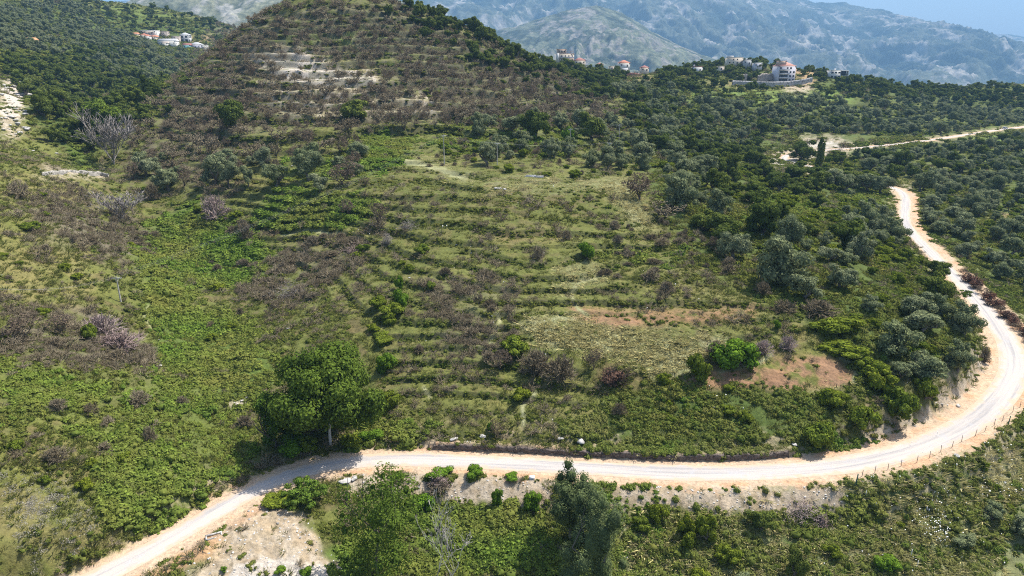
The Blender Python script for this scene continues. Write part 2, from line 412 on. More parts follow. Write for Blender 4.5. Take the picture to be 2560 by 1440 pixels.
Z_WHITE = raster([(1.0, [(600, 130), (760, 118), (850, 170), (950, 175), (960, 230), (860, 225), (700, 205), (640, 165)]), (.6, [(640, 200), (900, 230), (1100, 240), (1100, 290), (760, 300), (660, 260)]), (.6, [(880, 95), (940, 98), (940, 108), (880, 106)]),
                  (1, [(0, 195), (40, 200), (70, 245), (50, 290), (0, 300)]), (.8, [(0, 300), (60, 330), (40, 350), (0, 340)]),
                  (.3, [(640, 1250), (700, 1262), (780, 1300), (840, 1420), (860, 1440), (420, 1440), (540, 1350)]), (1, [(600, 1420), (700, 1400), (840, 1400), (880, 1460), (900, 1600), (500, 1600), (560, 1440)]),
                  (.7, [(2100, 1130), (2280, 1040), (2420, 930), (2430, 860), (2460, 880), (2470, 930), (2400, 1010), (2300, 1070), (2150, 1140)]),
                  (.7, [(830, 1185), (1000, 1195), (1380, 1195), (1400, 1250), (1250, 1265), (1000, 1250), (850, 1230)]), (.7, [(1540, 1215), (2130, 1215), (2130, 1262), (1900, 1290), (1700, 1265), (1540, 1250)]), (.5, [(1460, 1250), (1580, 1250), (1570, 1330), (1480, 1300)]),
                  (.9, [(1965, 212), (2035, 206), (2020, 230), (1965, 232)]), (1, [(1915, 385), (1990, 366), (2010, 345), (2090, 343), (2130, 366), (2120, 385), (2010, 398), (2000, 415), (1960, 418), (1925, 432)]), (.7, [(1060, 1090), (1160, 1085), (1180, 1110), (1060, 1112)]),
                  (.7, [(570, 1000), (620, 985), (640, 1010), (590, 1020)]), (.8, [(100, 430), (270, 428), (270, 440), (100, 442)]),
                  (.7, [(1960, 430), (2060, 425), (2070, 445), (1970, 450)]), (.8, [(2215, 470), (2275, 465), (2290, 490), (2230, 490)])], blur=2)
Z_ORANGE = raster([(.9, [(600, 1262), (680, 1252), (700, 1262), (640, 1300), (520, 1370), (380, 1440), (200, 1500), (300, 1440), (520, 1310)]), (.8, [(2140, 500), (2140, 500), (2141, 501)]),
                   (.9, [(1700, 185), (1720, 200), (1760, 205), (1850, 208), (1820, 214), (1700, 200)]), (.9, [(1540, 178), (1620, 186), (1640, 200), (1560, 196)]), (.7, [(1820, 205), (2040, 205), (2020, 218), (1830, 216)]),
                   (.8, [(2000, 160), (2050, 190), (2060, 200), (2010, 200), (1960, 165)]), (.7, [(50, 100), (90, 98), (95, 112), (55, 116)]), (.8, [(470, 90), (540, 92), (540, 104), (470, 104)]), (.8, [(325, 200), (350, 200), (350, 218), (328, 218)]),
                   (.9, [(2430, 545), (2560, 540), (2560, 560)]), (.8, [(2380, 650), (2440, 700), (2560, 800), (2560, 850), (2420, 740)])], blur=2)
def ribbon(P, w):
    P = np.array(P, float); T = np.gradient(P, axis=0); T /= np.linalg.norm(T, axis=1)[:, None]; N = np.stack([-T[:, 1], T[:, 0]], 1) * w / 2
    return [tuple(p) for p in np.vstack([P + N, (P - N)[::-1]])]
Z_PATH = raster([ribbon(P, w) for w, P in [(11, [(1005, 402), (1050, 408), (1100, 424), (1165, 448)]), (6, [(1312, 1065), (1311, 1015), (1333, 992), (1345, 975), (1370, 960), (1440, 925)]), (6, [(1510, 690), (1450, 700), (1428, 735), (1445, 768), (1475, 792)]),
    (7, [(1800, 928), (1900, 906), (1930, 884)]), (6, [(2080, 878), (2120, 903), (2165, 922)]), (6, [(2135, 955), (2146, 918)]), (3, [(372, 760), (362, 792), (380, 830)]), (6, [(1075, 995), (1058, 965)]), (6, [(1220, 860), (1250, 800), (1235, 760)]), (5, [(700, 590), (760, 575), (860, 585)])]], w=1280, h=720, blur=1)
Z_TAN = raster([(1, [(655, 1250), (700, 1262), (780, 1300), (840, 1420), (880, 1480), (420, 1500), (540, 1350)]), (.8, [(1030, 1195), (1390, 1200), (1400, 1255), (1250, 1262), (1040, 1245)]), (.8, [(1540, 1218), (2130, 1215), (2140, 1265), (1900, 1285), (1700, 1262), (1540, 1250)])], blur=2)
Z_ASH = raster([(.9, [(560, 40), (1000, 0), (1400, 190), (1560, 300), (1300, 320), (1000, 300), (560, 340), (380, 330), (400, 240)]), (.8, [(60, 490), (230, 470), (400, 600), (380, 660), (100, 640)]), (.8, [(0, 740), (180, 760), (400, 860), (400, 930), (0, 900)]),
                (.7, [(640, 640), (860, 600), (1000, 560), (900, 640), (760, 760), (600, 740)]), (.6, [(1060, 700), (1300, 700), (1260, 900), (1100, 880)]), (.6, [(320, 340), (560, 330), (620, 480), (330, 460)])], blur=6)

def hexc(h):
    c = np.array([int(h[i:i + 2], 16) for i in (0, 2, 4)]) / 255.0
    return np.where(c <= .04045, c / 12.92, ((c + .055) / 1.055) ** 2.4)

PAL = dict(grass=(.105, .118, .033), grass2=(.130, .142, .040), brown=(.120, .098, .050), fern=(.085, .125, .028), lush=(.062, .098, .024), meadow=(.15, .22, .045),
           dry=(.175, .162, .062), straw=(.27, .275, .15), red=(.26, .155, .095), white=(.42, .385, .335), tan=(.33, .27, .19), orange=(.46, .29, .175), ash=(.135, .120, .095), dust=(.45, .345, .245), riser=(.055, .062, .030))
PAL = {k: np.array(v) for k, v in PAL.items()}

def ground_colour(x, y, z, g):
    px, py = project(x, y, z)
    wx = px + (fbm(x / 6, y / 6, 41, 3) - .5) * 90 * np.clip(120 / np.maximum(y, 50), .15, 1.2)
    wy = py + (fbm(x / 6, y / 6, 42, 3) - .5) * 60 * np.clip(120 / np.maximum(y, 50), .1, 1.2)
    S = lambda m: sample(m, wx, wy)
    n1 = fbm(x / 14, y / 14, 51, 4); n2 = fbm(x / 3.1, y / 3.1, 52, 4); n3 = fbm(x / .8, y / .8, 53, 3)
    def mx(c, k, w): return c * (1 - w[:, None]) + PAL[k] * w[:, None]
    c = np.tile(PAL['grass'], (len(x), 1))
    c = mx(c, 'grass2', sstep(.4, .7, n1)); c = mx(c, 'brown', .75 * sstep(.5, .68, n2))
    c = mx(c, 'lush', S(Z_LUSH) * .8); c = mx(c, 'ash', S(Z_ASH) * sstep(.3, .6, n2 * .6 + n1 * .4))
    c = mx(c, 'dry', S(Z_DRY) * sstep(.25, .6, n2)); c = mx(c, 'fern', S(Z_FERN) * .9); c = mx(c, 'meadow', S(Z_MEADOW) * .9)
    c = mx(c, 'straw', S(Z_STRAW) * sstep(.3, .6, n2 * .5 + n3 * .5)); c = mx(c, 'red', np.clip(sample(Z_RED, px + (wx - px) * .25, py + (wy - py) * .2) * 1.5, 0, 1) * sstep(.28, .5, n2 * .7 + n3 * .3) * .9)
    c = mx(c, 'tan', S(Z_TAN) * .95); w = S(Z_WHITE); c = mx(c, 'tan', np.clip(w * 1.3, 0, 1) * sstep(.25, .5, n2 * .6 + n3 * .4)); c = mx(c, 'white', w * sstep(.42, .6, n2 * .4 + n3 * .6 + .35 * sstep(.8, .95, w)))
    c = mx(c, 'straw', np.clip(sample(Z_PATH, px + (n1 - .5) * 16, py + (n2 - .5) * 8, 1280, 720) * 1.6, 0, 1) * (y < 450))
    c = mx(c, 'orange', S(Z_ORANGE) * .85)
    # terrace risers: heath tone, with the shade of the step faces painted in
    f = g['f']; r = np.maximum(sstep(.74, .82, f), 1 - sstep(.0, .05, f)) * g['T']
    c = mx(c, 'riser', r * .6 * sstep(.3, .45, n1)); tr = (1 - r) * g['T'] * (1 - S(Z_FERN)) * sstep(.35, .6, n2)
    c = mx(c, 'grass2', tr * .5)
    # road shoulders: trodden dust, wider on the outer side
    d, s, wd = g['d'], g['s'], g['w']
    sh = 1 - sstep(-.2, 1.3, d - wd + (n3 - .5) * 2.0)
    c = mx(c, 'dust', sh); c = mx(c, 'orange', sh * sstep(.45, .62, n2) * .9 * sstep(2.0, 3.0, d))
    bank = sstep(0, .6, d - wd) * (1 - sstep(2.5, 6, d - wd)) * (y > 70)
    c = mx(c, 'tan', bank * sstep(.42, .6, n2 * .5 + n3 * .5) * .6)
    c *= (.82 + .36 * n3)[:, None]
    return c

# ------------------------------------------------------------------ the ground: one sheet from below the camera to the far ridges
def polar_axis():
    a = np.radians(np.concatenate([np.linspace(-62, -41, 60, endpoint=False), np.linspace(-41, 41, 1150, endpoint=False), np.linspace(41, 62, 60)]))
    return a
def build_ground():
    ta = np.tan(polar_axis())
    ys = [24.0]
    while ys[-1] < 1395:
        y = ys[-1]
        ys.append(y * (1.0030 if y < 62 else 1.00205 if y < 480 else 1.0032))
    ys = np.array(ys)
    YY, TT = np.meshgrid(ys, ta, indexing='ij')
    XX = YY * TT
    XX = np.clip(XX, GX0 + 20, GX1 - 20)
    x = XX.ravel(); y = YY.ravel()
    z, g = ground(x, y)
    col = ground_colour(x, y, z, g)
    nr, nc = YY.shape
    idx = np.arange(nr * nc, dtype=np.int32).reshape(nr, nc)
    F = np.stack([idx[:-1, :-1], idx[:-1, 1:], idx[1:, 1:], idx[1:, :-1]], -1).reshape(-1, 4)
    me = make_mesh('ground', np.stack([x, y, z], 1), F, smooth=True)
    a = me.color_attributes.new('Col', 'FLOAT_COLOR', 'POINT')
    a.data.foreach_set('color', np.c_[col, np.ones(len(col))].astype(np.float32).ravel())
    m, nt, b = mat('ground_soil_and_grass', rough=.95, spec=.1)
    at = nt.nodes.new('ShaderNodeAttribute'); at.attribute_name = 'Col'
    wp = worldpos(nt)
    n = noise_node(nt, 2.2, 5, wp, .7); n2 = noise_node(nt, .35, 3, wp)
    r = ramp(nt, n.outputs[0], [(.3, (.62, .62, .60)), (.52, (1, 1, 1)), (.72, (1.25, 1.22, 1.15))])
    c = mixrgb(nt, 1.0, at.outputs[0], r.outputs[0], 'MULTIPLY')
    c = mixrgb(nt, maprange(nt, n2.outputs[0], .35, .7, 0, .35), c, mixrgb(nt, 1.0, c, (1.2, 1.0, .8), 'MULTIPLY'))
    nt.links.new(c, b.inputs['Base Color'])
    bp = nt.nodes.new('ShaderNodeBump'); bp.inputs['Strength'].default_value = .8; bp.inputs['Distance'].default_value = .25
    nt.links.new(n.outputs[0], bp.inputs['Height']); nt.links.new(bp.outputs[0], b.inputs['Normal'])
    o = link('ground', me, mat=m); o['kind'] = 'structure'
    # which vertices the camera can see (running highest sight line along each ray), for planting
    el = ((z - H0) / y).reshape(nr, nc)
    cm = np.maximum.accumulate(el, 0)
    vis = (el >= cm - 0.004).ravel()
    return XX, YY, z.reshape(nr, nc), vis.reshape(nr, nc), g, ys, ta
GXV, GYV, GZV, GVIS, GINFO, GYS, GTA = build_ground()

def hit(px, py):
    """where the sight line through photo pixel px,py meets the built ground"""
    u = (px - 1280.0) / FPX; v = (720.0 - py) / FPX
    dy = CP + SP * v; dz = -SP + CP * v
    t = u / dy
    j = np.clip(np.searchsorted(GTA, t), 1, len(GTA) - 1)
    wj = (t - GTA[j - 1]) / (GTA[j] - GTA[j - 1])
    zc = GZV[:, j - 1] * (1 - wj) + GZV[:, j] * wj
    ray = H0 + GYS * dz / dy
    b = np.where(zc >= ray)[0]
    if not len(b): return None
    i = max(b[0], 1)
    a0 = ray[i - 1] - zc[i - 1]; a1 = ray[i] - zc[i]
    w = a0 / (a0 - a1 + 1e-9); w = min(max(w, 0), 1)
    Y = GYS[i - 1] + (GYS[i] - GYS[i - 1]) * w
    return (t * Y, Y, zc[i - 1] + (zc[i] - zc[i - 1]) * w)

def zat(x, y):
    i = np.clip(np.searchsorted(GYS, y), 1, len(GYS) - 1); t = x / y
    j = np.clip(np.searchsorted(GTA, t), 1, len(GTA) - 1)
    wi = (y - GYS[i - 1]) / (GYS[i] - GYS[i - 1]); wj = (t - GTA[j - 1]) / (GTA[j] - GTA[j - 1])
    wi = np.clip(wi, 0, 1); wj = np.clip(wj, 0, 1)
    return (GZV[i - 1, j - 1] * (1 - wj) + GZV[i - 1, j] * wj) * (1 - wi) + (GZV[i, j - 1] * (1 - wj) + GZV[i, j] * wj) * wi

# ------------------------------------------------------------------ mountains beyond
def crest_fn(pts, D):
    P = np.array([at_Y(px, py, D) for px, py in pts]); return lambda x: np.interp(x, P[:, 0], P[:, 2])
def mountain(name, crest, D, front, back, base, seed, cols, xr, nx, ny, amp, steep=1.15, sc=1.0):
    f = crest_fn(crest, D)
    xs = np.linspace(xr[0], xr[1], nx); ys = np.r_[np.linspace(D - front, D, ny), np.linspace(D, D + back, ny // 5)[1:]]
    XX, YY = np.meshgrid(xs, ys); x = XX.ravel(); y = YY.ravel()
    q = np.where(y <= D, (D - y) / front, (y - D) / back)
    wob = (fbm(x / (900 * sc), y / (900 * sc), seed + 3, 3) - .5) * .35
    q2 = np.clip(q + wob * np.minimum(q * 4, 1) * (1 - q), 0, 1)
    prof = (1 - q2) ** steep
    # gullies run down the slope
    gx = x + (fbm(x / (700 * sc), y / (700 * sc), seed + 9, 2) - .5) * 700 * sc
    rid = 1 - np.abs(2 * fbm(gx / (300 * sc), y / (1000 * sc), seed, 6, gain=.58) - 1) * 1.7
    rid2 = 1 - np.abs(2 * fbm(x / (110 * sc), y / (220 * sc), seed + 5, 5, gain=.6) - 1) * 1.5
    hgt = f(x) - base
    z = base + hgt * prof + amp * ((rid - .78) * 1.0 + (rid2 - .65) * .28) * np.minimum(q * 1.6, 1) ** 1.4 * (1 - q) ** .6 * 1.5 + (fbm(x / (60 * sc), y / (60 * sc), seed + 2, 3) - .5) * amp * .12
    idx = np.arange(x.size, dtype=np.int32).reshape(XX.shape)
    F = np.stack([idx[:-1, :-1], idx[:-1, 1:], idx[1:, 1:], idx[1:, :-1]], -1).reshape(-1, 4)
    me = make_mesh(name, np.stack([x, y, z], 1), F, smooth=True)
    # scrub in the gullies, grass and bare limestone on the ribs
    n = fbm(x / (260 * sc), y / (300 * sc), seed + 20, 4); n4 = fbm(x / (55 * sc), y / (80 * sc), seed + 21, 4)
    scrub, grass, rock = [np.array(c) for c in cols]
    ws = sstep(.40, .56, n * .5 + n4 * .3 + (1 - rid) * .28)[:, None]
    wr = (sstep(.50, .60, fbm(x / (120 * sc), y / (200 * sc), seed + 22, 6, gain=.62)) * sstep(.40, .56, n4))[:, None]
    c = grass * (1 - ws) + scrub * ws
    c = c * (1 - wr) + rock * wr
    c *= (.75 + .5 * fbm(x / (25 * sc), y / (25 * sc), seed + 23, 2))[:, None]
    a = me.color_attributes.new('Col', 'FLOAT_COLOR', 'POINT')
    a.data.foreach_set('color', np.c_[c, np.ones(len(c))].astype(np.float32).ravel())
    m, nt, b = mat(name + '_slopes', rough=.95, spec=.05)
    at = nt.nodes.new('ShaderNodeAttribute'); at.attribute_name = 'Col'
    nn = noise_node(nt, .03 / sc, 6, worldpos(nt), .7)
    r = ramp(nt, nn.outputs[0], [(.38, (.55, .60, .60)), (.52, (1, 1, 1)), (.66, (1.45, 1.4, 1.3))])
    nt.links.new(mixrgb(nt, 1.0, at.outputs[0], r.outputs[0], 'MULTIPLY'), b.inputs['Base Color'])
    o = link(name, me, mat=m); o['kind'] = 'structure'
    return o
MC = ((.028, .040, .026), (.082, .092, .066), (.24, .225, .20))
mountain('mountain_range', [(-900, 100), (-300, 0), (300, 5), (600, -60), (1000, -150), (1600, -100), (1900, -28), (1990, -4), (2040, 6), (2110, 6), (2140, 12), (2180, 36), (2215, 56), (2260, 78), (2330, 108), (2400, 128), (2560, 150), (3000, 190)],
         9000, 5200, 1800, -160, 100, MC, (-6500, 9000), 900, 460, 300, 1.25, 1.5)
mountain('distant_ridge', [(1800, 60), (2100, 66), (2200, 62), (2245, 70), (2290, 74), (2340, 82), (2390, 97), (2440, 104), (2560, 130), (3000, 180)], 13500, 3600, 2000, -200, 200, MC, (4000, 13500), 300, 120, 170, 1.0, 1.8)
mountain('mountain_shoulder', [(1900, 230), (2200, 175), (2330, 140), (2400, 112), (2440, 99), (2470, 88), (2510, 84), (2560, 92), (2700, 80), (3000, 120)], 10500, 4200, 1800, -160, 300, MC, (3500, 11500), 420, 180, 170, 1.2, 1.5)
SPURC = ((.045, .055, .034), (.12, .13, .085), (.19, .175, .15))
mountain('grassy_spur', [(700, 190), (1000, 150), (1150, 92), (1230, 78), (1290, 66), (1350, 46), (1420, 24), (1490, 14), (1560, 34), (1640, 84), (1700, 114), (1760, 140), (1840, 168), (2000, 210), (2200, 240)], 4300, 1900, 1200, -120, 400, SPURC, (-1900, 3700), 620, 260, 130, 1.0, .8)
mountain('pale_hill', [(-200, 150), (150, 70), (290, 30), (340, 8), (400, -25), (520, -60), (800, -60), (1000, 0), (1200, 120), (1400, 220)], 2500, 1000, 900, -70, 500, ((.09, .10, .065), (.17, .175, .12), (.27, .26, .23)), (-2600, 900), 520, 220, 45, .8, .5)
# plain at the foot of the mountains
m_, nt_, b_ = mat('valley_scrub', (.07, .09, .04)); n_ = noise_node(nt_, .01, 6, worldpos(nt_)); r_ = ramp(nt_, n_.outputs[0], [(.35, (.04, .055, .025)), (.55, (.10, .12, .05)), (.7, (.25, .22, .15))]); nt_.links.new(r_.outputs[0], b_.inputs['Base Color'])
vf = link('valley_floor', make_mesh('valley_floor', [(-9000, 1300, -112), (9500, 1300, -112), (20000, 16500, -112), (-20000, 16500, -112)], [(0, 1, 2, 3)]), mat=m_); vf['kind'] = 'structure'

# ------------------------------------------------------------------ the air
hz = link('haze', make_mesh('haze', [(-21000, -300, -520), (21000, -300, -520), (21000, 18000, -520), (-21000, 18000, -520), (-21000, -300, 2600), (21000, -300, 2600), (21000, 18000, 2600), (-21000, 18000, 2600)],
          [(0, 3, 2, 1), (4, 5, 6, 7), (0, 1, 5, 4), (1, 2, 6, 5), (2, 3, 7, 6), (3, 0, 4, 7)]))
hm = bpy.data.materials.new('haze_air'); hm.use_nodes = True; hn = hm.node_tree; hn.nodes.clear()
pv = hn.nodes.new('ShaderNodeVolumePrincipled'); pv.inputs['Density'].default_value = 1.05e-4; pv.inputs['Color'].default_value = (.32, .62, 1.0, 1); pv.inputs['Anisotropy'].default_value = .0
ho = hn.nodes.new('ShaderNodeOutputMaterial'); hn.links.new(pv.outputs[0], ho.inputs['Volume'])
hz.data.materials.append(hm); hz['kind'] = 'stuff'; hz['label'] = 'thin blue summer haze in front of the mountains'; hz['category'] = 'haze'

# ------------------------------------------------------------------ plant materials
def leaf_mat(name, base, alt, trans=.24, worldvar=.35, tint=None):
    m = bpy.data.materials.new(name); m.use_nodes = True; nt = m.node_tree; nt.nodes.clear()
    oi = nt.nodes.new('ShaderNodeObjectInfo'); geo = nt.nodes.new('ShaderNodeNewGeometry')
    c = mixrgb(nt, oi.outputs['Random'], base, alt)
    c = mixrgb(nt, 1.0, c, ramp(nt, geo.outputs['Random Per Island'], [(0, (.55, .58, .6)), (.6, (1.05, 1.03, 1)), (1, (1.6, 1.5, 1.35))]).outputs[0], 'MULTIPLY')
    if worldvar:
        n = noise_node(nt, .06, 5, geo.outputs['Position'], .7)
        c = mixrgb(nt, maprange(nt, n.outputs[0], .4, .65, 0, worldvar), c, tint or alt)
    d = nt.nodes.new('ShaderNodeBsdfDiffuse'); t = nt.nodes.new('ShaderNodeBsdfTranslucent'); mx = nt.nodes.new('ShaderNodeMixShader')
    nt.links.new(c, d.inputs[0]); nt.links.new(c, t.inputs[0]); mx.inputs[0].default_value = trans
    nt.links.new(d.outputs[0], mx.inputs[1]); nt.links.new(t.outputs[0], mx.inputs[2])
    o = nt.nodes.new('ShaderNodeOutputMaterial'); nt.links.new(mx.outputs[0], o.inputs[0])
    return m
def bark_mat(name, a, b):
    m = bpy.data.materials.new(name); m.use_nodes = True; nt = m.node_tree; nt.nodes.clear()
    oi = nt.nodes.new('ShaderNodeObjectInfo'); geo = nt.nodes.new('ShaderNodeNewGeometry')
    c = mixrgb(nt, oi.outputs['Random'], a, b)
    c = mixrgb(nt, 1.0, c, ramp(nt, geo.outputs['Random Per Island'], [(0, (.6, .6, .6)), (1, (1.4, 1.4, 1.4))]).outputs[0], 'MULTIPLY')
    d = nt.nodes.new('ShaderNodeBsdfDiffuse'); nt.links.new(c, d.inputs[0])
    o = nt.nodes.new('ShaderNodeOutputMaterial'); nt.links.new(d.outputs[0], o.inputs[0])
    return m
ML = dict(
    olive=leaf_mat('olive_leaves', (.165, .195, .098), (.225, .250, .145), tint=(.125, .160, .060)),
    darkolive=leaf_mat('dark_olive_leaves', (.105, .140, .055), (.125, .160, .070), tint=(.150, .180, .085)),
    oak=leaf_mat('dark_evergreen_leaves', (.070, .102, .024), (.125, .155, .034)),
    mastic=leaf_mat('mastic_leaves', (.160, .198, .022), (.105, .150, .024), tint=(.190, .215, .026)),
    plane=leaf_mat('broad_leaves', (.072, .125, .020), (.105, .150, .026), worldvar=.5, tint=(.080, .125, .018)),
    bright=leaf_mat('fresh_green_leaves', (0.116, 0.213, 0.022), (0.091, 0.174, 0.020), tint=(0.159, 0.213, 0.025)),
    fern=leaf_mat('bramble_leaves', (.150, .225, .036), (.095, .155, .028), worldvar=.9, tint=(.20, .20, .05)),
    heath=leaf_mat('heath_leaves', (.105, .128, .028), (.145, .145, .042), worldvar=.7, tint=(.080, .120, .022)),
    weed=leaf_mat('green_weed_leaves', (.100, .175, .028), (.165, .210, .038), worldvar=.9, tint=(.200, .190, .065)),
    grass=leaf_mat('grass_blades', (.135, .160, .042), (.175, .175, .060), tint=(.115, .150, .034)),
    pale=leaf_mat('straw_blades', (0.439, 0.403, 0.200), (0.366, 0.336, 0.160), tint=(0.329, 0.314, 0.140)),
    scorched=leaf_mat('scorched_leaves', (.120, .092, .068), (.165, .128, .098), tint=(.10, .085, .065)),
    red=leaf_mat('red_brown_leaves', (.150, .075, .052), (.180, .110, .080), tint=(.15, .09, .065)),
    grey=leaf_mat('grey_brush_leaves', (0.317, 0.302, 0.270), (0.366, 0.347, 0.300), tint=(0.268, 0.269, 0.220)),
    core=leaf_mat('inner_leaves', (0.073, 0.101, 0.030), (0.061, 0.090, 0.030)))
MB = dict(bark=bark_mat('olive_bark', (.12, .10, .085), (.17, .15, .13)), burnt=bark_mat('burnt_bark', (.060, .048, .042), (.11, .085, .075)),
          twig=bark_mat('dry_twigs', (.190, .155, .098), (.260, .218, .150)), pale=bark_mat('bleached_wood', (.21, .19, .17), (.28, .25, .23)),
          pink=bark_mat('pinkish_twigs', (.27, .20, .18), (.33, .26, .24)), white=bark_mat('pale_trunk', (.40, .37, .33), (.46, .43, .39)))

def unit(v):
    return v / (np.linalg.norm(v, axis=-1, keepdims=True) + 1e-9)

def quads(rng, P, N, size, aspect=.55, up=None):
    n = len(P); size = np.broadcast_to(size, (n,))
    r = rng.normal(size=(n, 3))
    if up is not None: r = r * .4 + np.array([0, 0, up])
    T = unit(np.cross(N, r)) if up is None else unit(r - N * (r * N).sum(1, keepdims=True))
    B = np.cross(N, T)
    a = (T * size[:, None]) * .5; b = (B * (size * aspect)[:, None]) * .5
    V = np.stack([P - a - b * .5, P + b - a * .1, P + a + b * .2, P - b + a * .1], 1).reshape(-1, 3)
    F = np.arange(n * 4).reshape(n, 4)
    return V, F

ICO_V, ICO_F = None, None
def ico():
    global ICO_V, ICO_F
    if ICO_V is None:
        import bmesh
        bm = bmesh.new(); bmesh.ops.create_icosphere(bm, subdivisions=1, radius=1)
        bm.verts.ensure_lookup_table()
        ICO_V = np.array([v.co[:] for v in bm.verts]); ICO_F = np.array([[v.index for v in f.verts] for f in bm.faces]); bm.free()
    return ICO_V, ICO_F

class Acc:
    def __init__(s): s.V = []; s.Q = []; s.T = []; s.n = 0
    def add(s, V, Q=None, T=None):
        if Q is not None and len(Q): s.Q.append(np.asarray(Q) + s.n)
        if T is not None and len(T): s.T.append(np.asarray(T) + s.n)
        s.V.append(np.asarray(V, float)); s.n += len(V)
    def mesh(s, name, smooth=False):
        return make_mesh(name, np.vstack(s.V), np.vstack(s.Q) if s.Q else None, np.vstack(s.T) if s.T else None, smooth)

def tubes(A, B, ra, rb, sides=4):
    """tapered prisms from points A to B"""
    A = np.asarray(A, float); B = np.asarray(B, float); n = len(A)
    D = unit(B - A); ref = np.where(np.abs(D[:, 2:3]) > .9, [[1., 0, 0]], [[0, 0, 1.]])
    U = unit(np.cross(D, ref)); Wv = np.cross(D, U)
    an = np.arange(sides) * 2 * np.pi / sides
    ca = np.cos(an)[None, :, None]; sa = np.sin(an)[None, :, None]
    ring = U[:, None] * ca + Wv[:, None] * sa
    ra = np.broadcast_to(ra, (n,))[:, None, None]; rb = np.broadcast_to(rb, (n,))[:, None, None]
    V = np.concatenate([A[:, None] + ring * ra, B[:, None] + ring * rb], 1).reshape(-1, 3)
    k = np.arange(sides); k2 = (k + 1) % sides
    f = np.stack([k, k2, k2 + sides, k + sides], 1)
    F = (np.arange(n)[:, None, None] * 2 * sides + f[None]).reshape(-1, 4)
    return V, F

def crown(name, seed, R=1., H=1., base=.2, ncl=14, nleaf=1400, ls=.14, rc=(.28, .42), core=.8, aspect=.6, jit=.55, shell=(.45, .8), taper=0., coremat=True):
    """foliage as clumps of many leaf-sized faces round lumpy clump cores; R half width, from base to base+H"""
    rng = rnd(seed); A = Acc()
    d = unit(rng.normal(size=(ncl, 3)) + [0, 0, .25]); rr = rng.uniform(*shell, ncl)[:, None]
    cc = d * rr
    if taper: cc[:, :2] *= (1 - taper * (cc[:, 2:3] * .5 + .5))
    cr = rng.uniform(*rc, ncl)
    if taper: cr *= (1 - .6 * taper * (cc[:, 2] * .5 + .5))
    cc = np.vstack([cc, [[0, 0, 0]]]); cr = np.r_[cr, .5]
    # leaves
    w = cr ** 2; k = rng.choice(len(cr), nleaf * 2, p=w / w.sum())
    dd = unit(rng.normal(size=(nleaf * 2, 3)) + [0, 0, .18])
    P = cc[k] + dd * (cr[k] * rng.uniform(.78, 1.12, nleaf * 2))[:, None]
    D2 = np.linalg.norm(P[:, None] - cc[None], axis=2) / cr[None]
    ok = (D2.min(1) > .72)
    P = P[ok][:nleaf]; dd = dd[ok][:nleaf]
    N = unit(dd + rng.normal(size=dd.shape) * jit * .6 + [0, 0, .15])
    S = np.array([R, R, H / 2]); off = np.array([0, 0, base + H / 2])
    V, F = quads(rng, P * S + off, N, ls * rng.uniform(.6, 1.25, len(P)), aspect)
    A.add(V, Q=F)
    if core:
        iv, if_ = ico()
        for c, r in zip(cc, cr):
            v = iv * (r * core) * (1 + rng.uniform(-.22, .22, (len(iv), 1))) + c
            A.add(v * S + off, T=if_)
    return A.mesh(name)

def _cy(): return [[('crown', setm(crown('cypress_crown', 470 + i, R=1, H=5.2, base=.0, ncl=26, nleaf=2600, ls=.2, rc=(.3, .45), shell=(.4, .9), core=.8, taper=.75), ML['oak'])), ('trunk', setm(trunk_mesh('cypress_trunk', 480 + i, h=1., r=.12, fork=.5, spread=.2, top=3), MB['bark']))] for i in range(1)]
def trunk_mesh(name, seed, h=1., r=.12, fork=.45, spread=.5, top=1.6, n=6, lean=.15, sides=6):
    rng = rnd(seed); A = Acc()
    p0 = np.array([0, 0, -.25]); p1 = np.array([rng.normal() * lean * .5, rng.normal() * lean * .5, fork * h * .5]); p2 = np.array([rng.normal() * lean, rng.normal() * lean, fork * h])
    V, F = tubes([p0, p1], [p1, p2], [r * 1.35, r], [r, r * .85], sides); A.add(V, Q=F)
    for i in range(n):
        a = i * 2 * np.pi / n + rng.uniform(-.4, .4)
        e = p2 + np.array([math.cos(a) * spread * rng.uniform(.5, 1), math.sin(a) * spread * rng.uniform(.5, 1), top * rng.uniform(.6, 1)])
        mid = (p2 + e) / 2 + rng.normal(size=3) * .08 * top + np.array([math.cos(a), math.sin(a), 0]) * spread * .15
        V, F = tubes([p2, mid], [mid, e], [r * .6, r * .4], [r * .4, r * .15], 5); A.add(V, Q=F)
    return A.mesh(name, True)

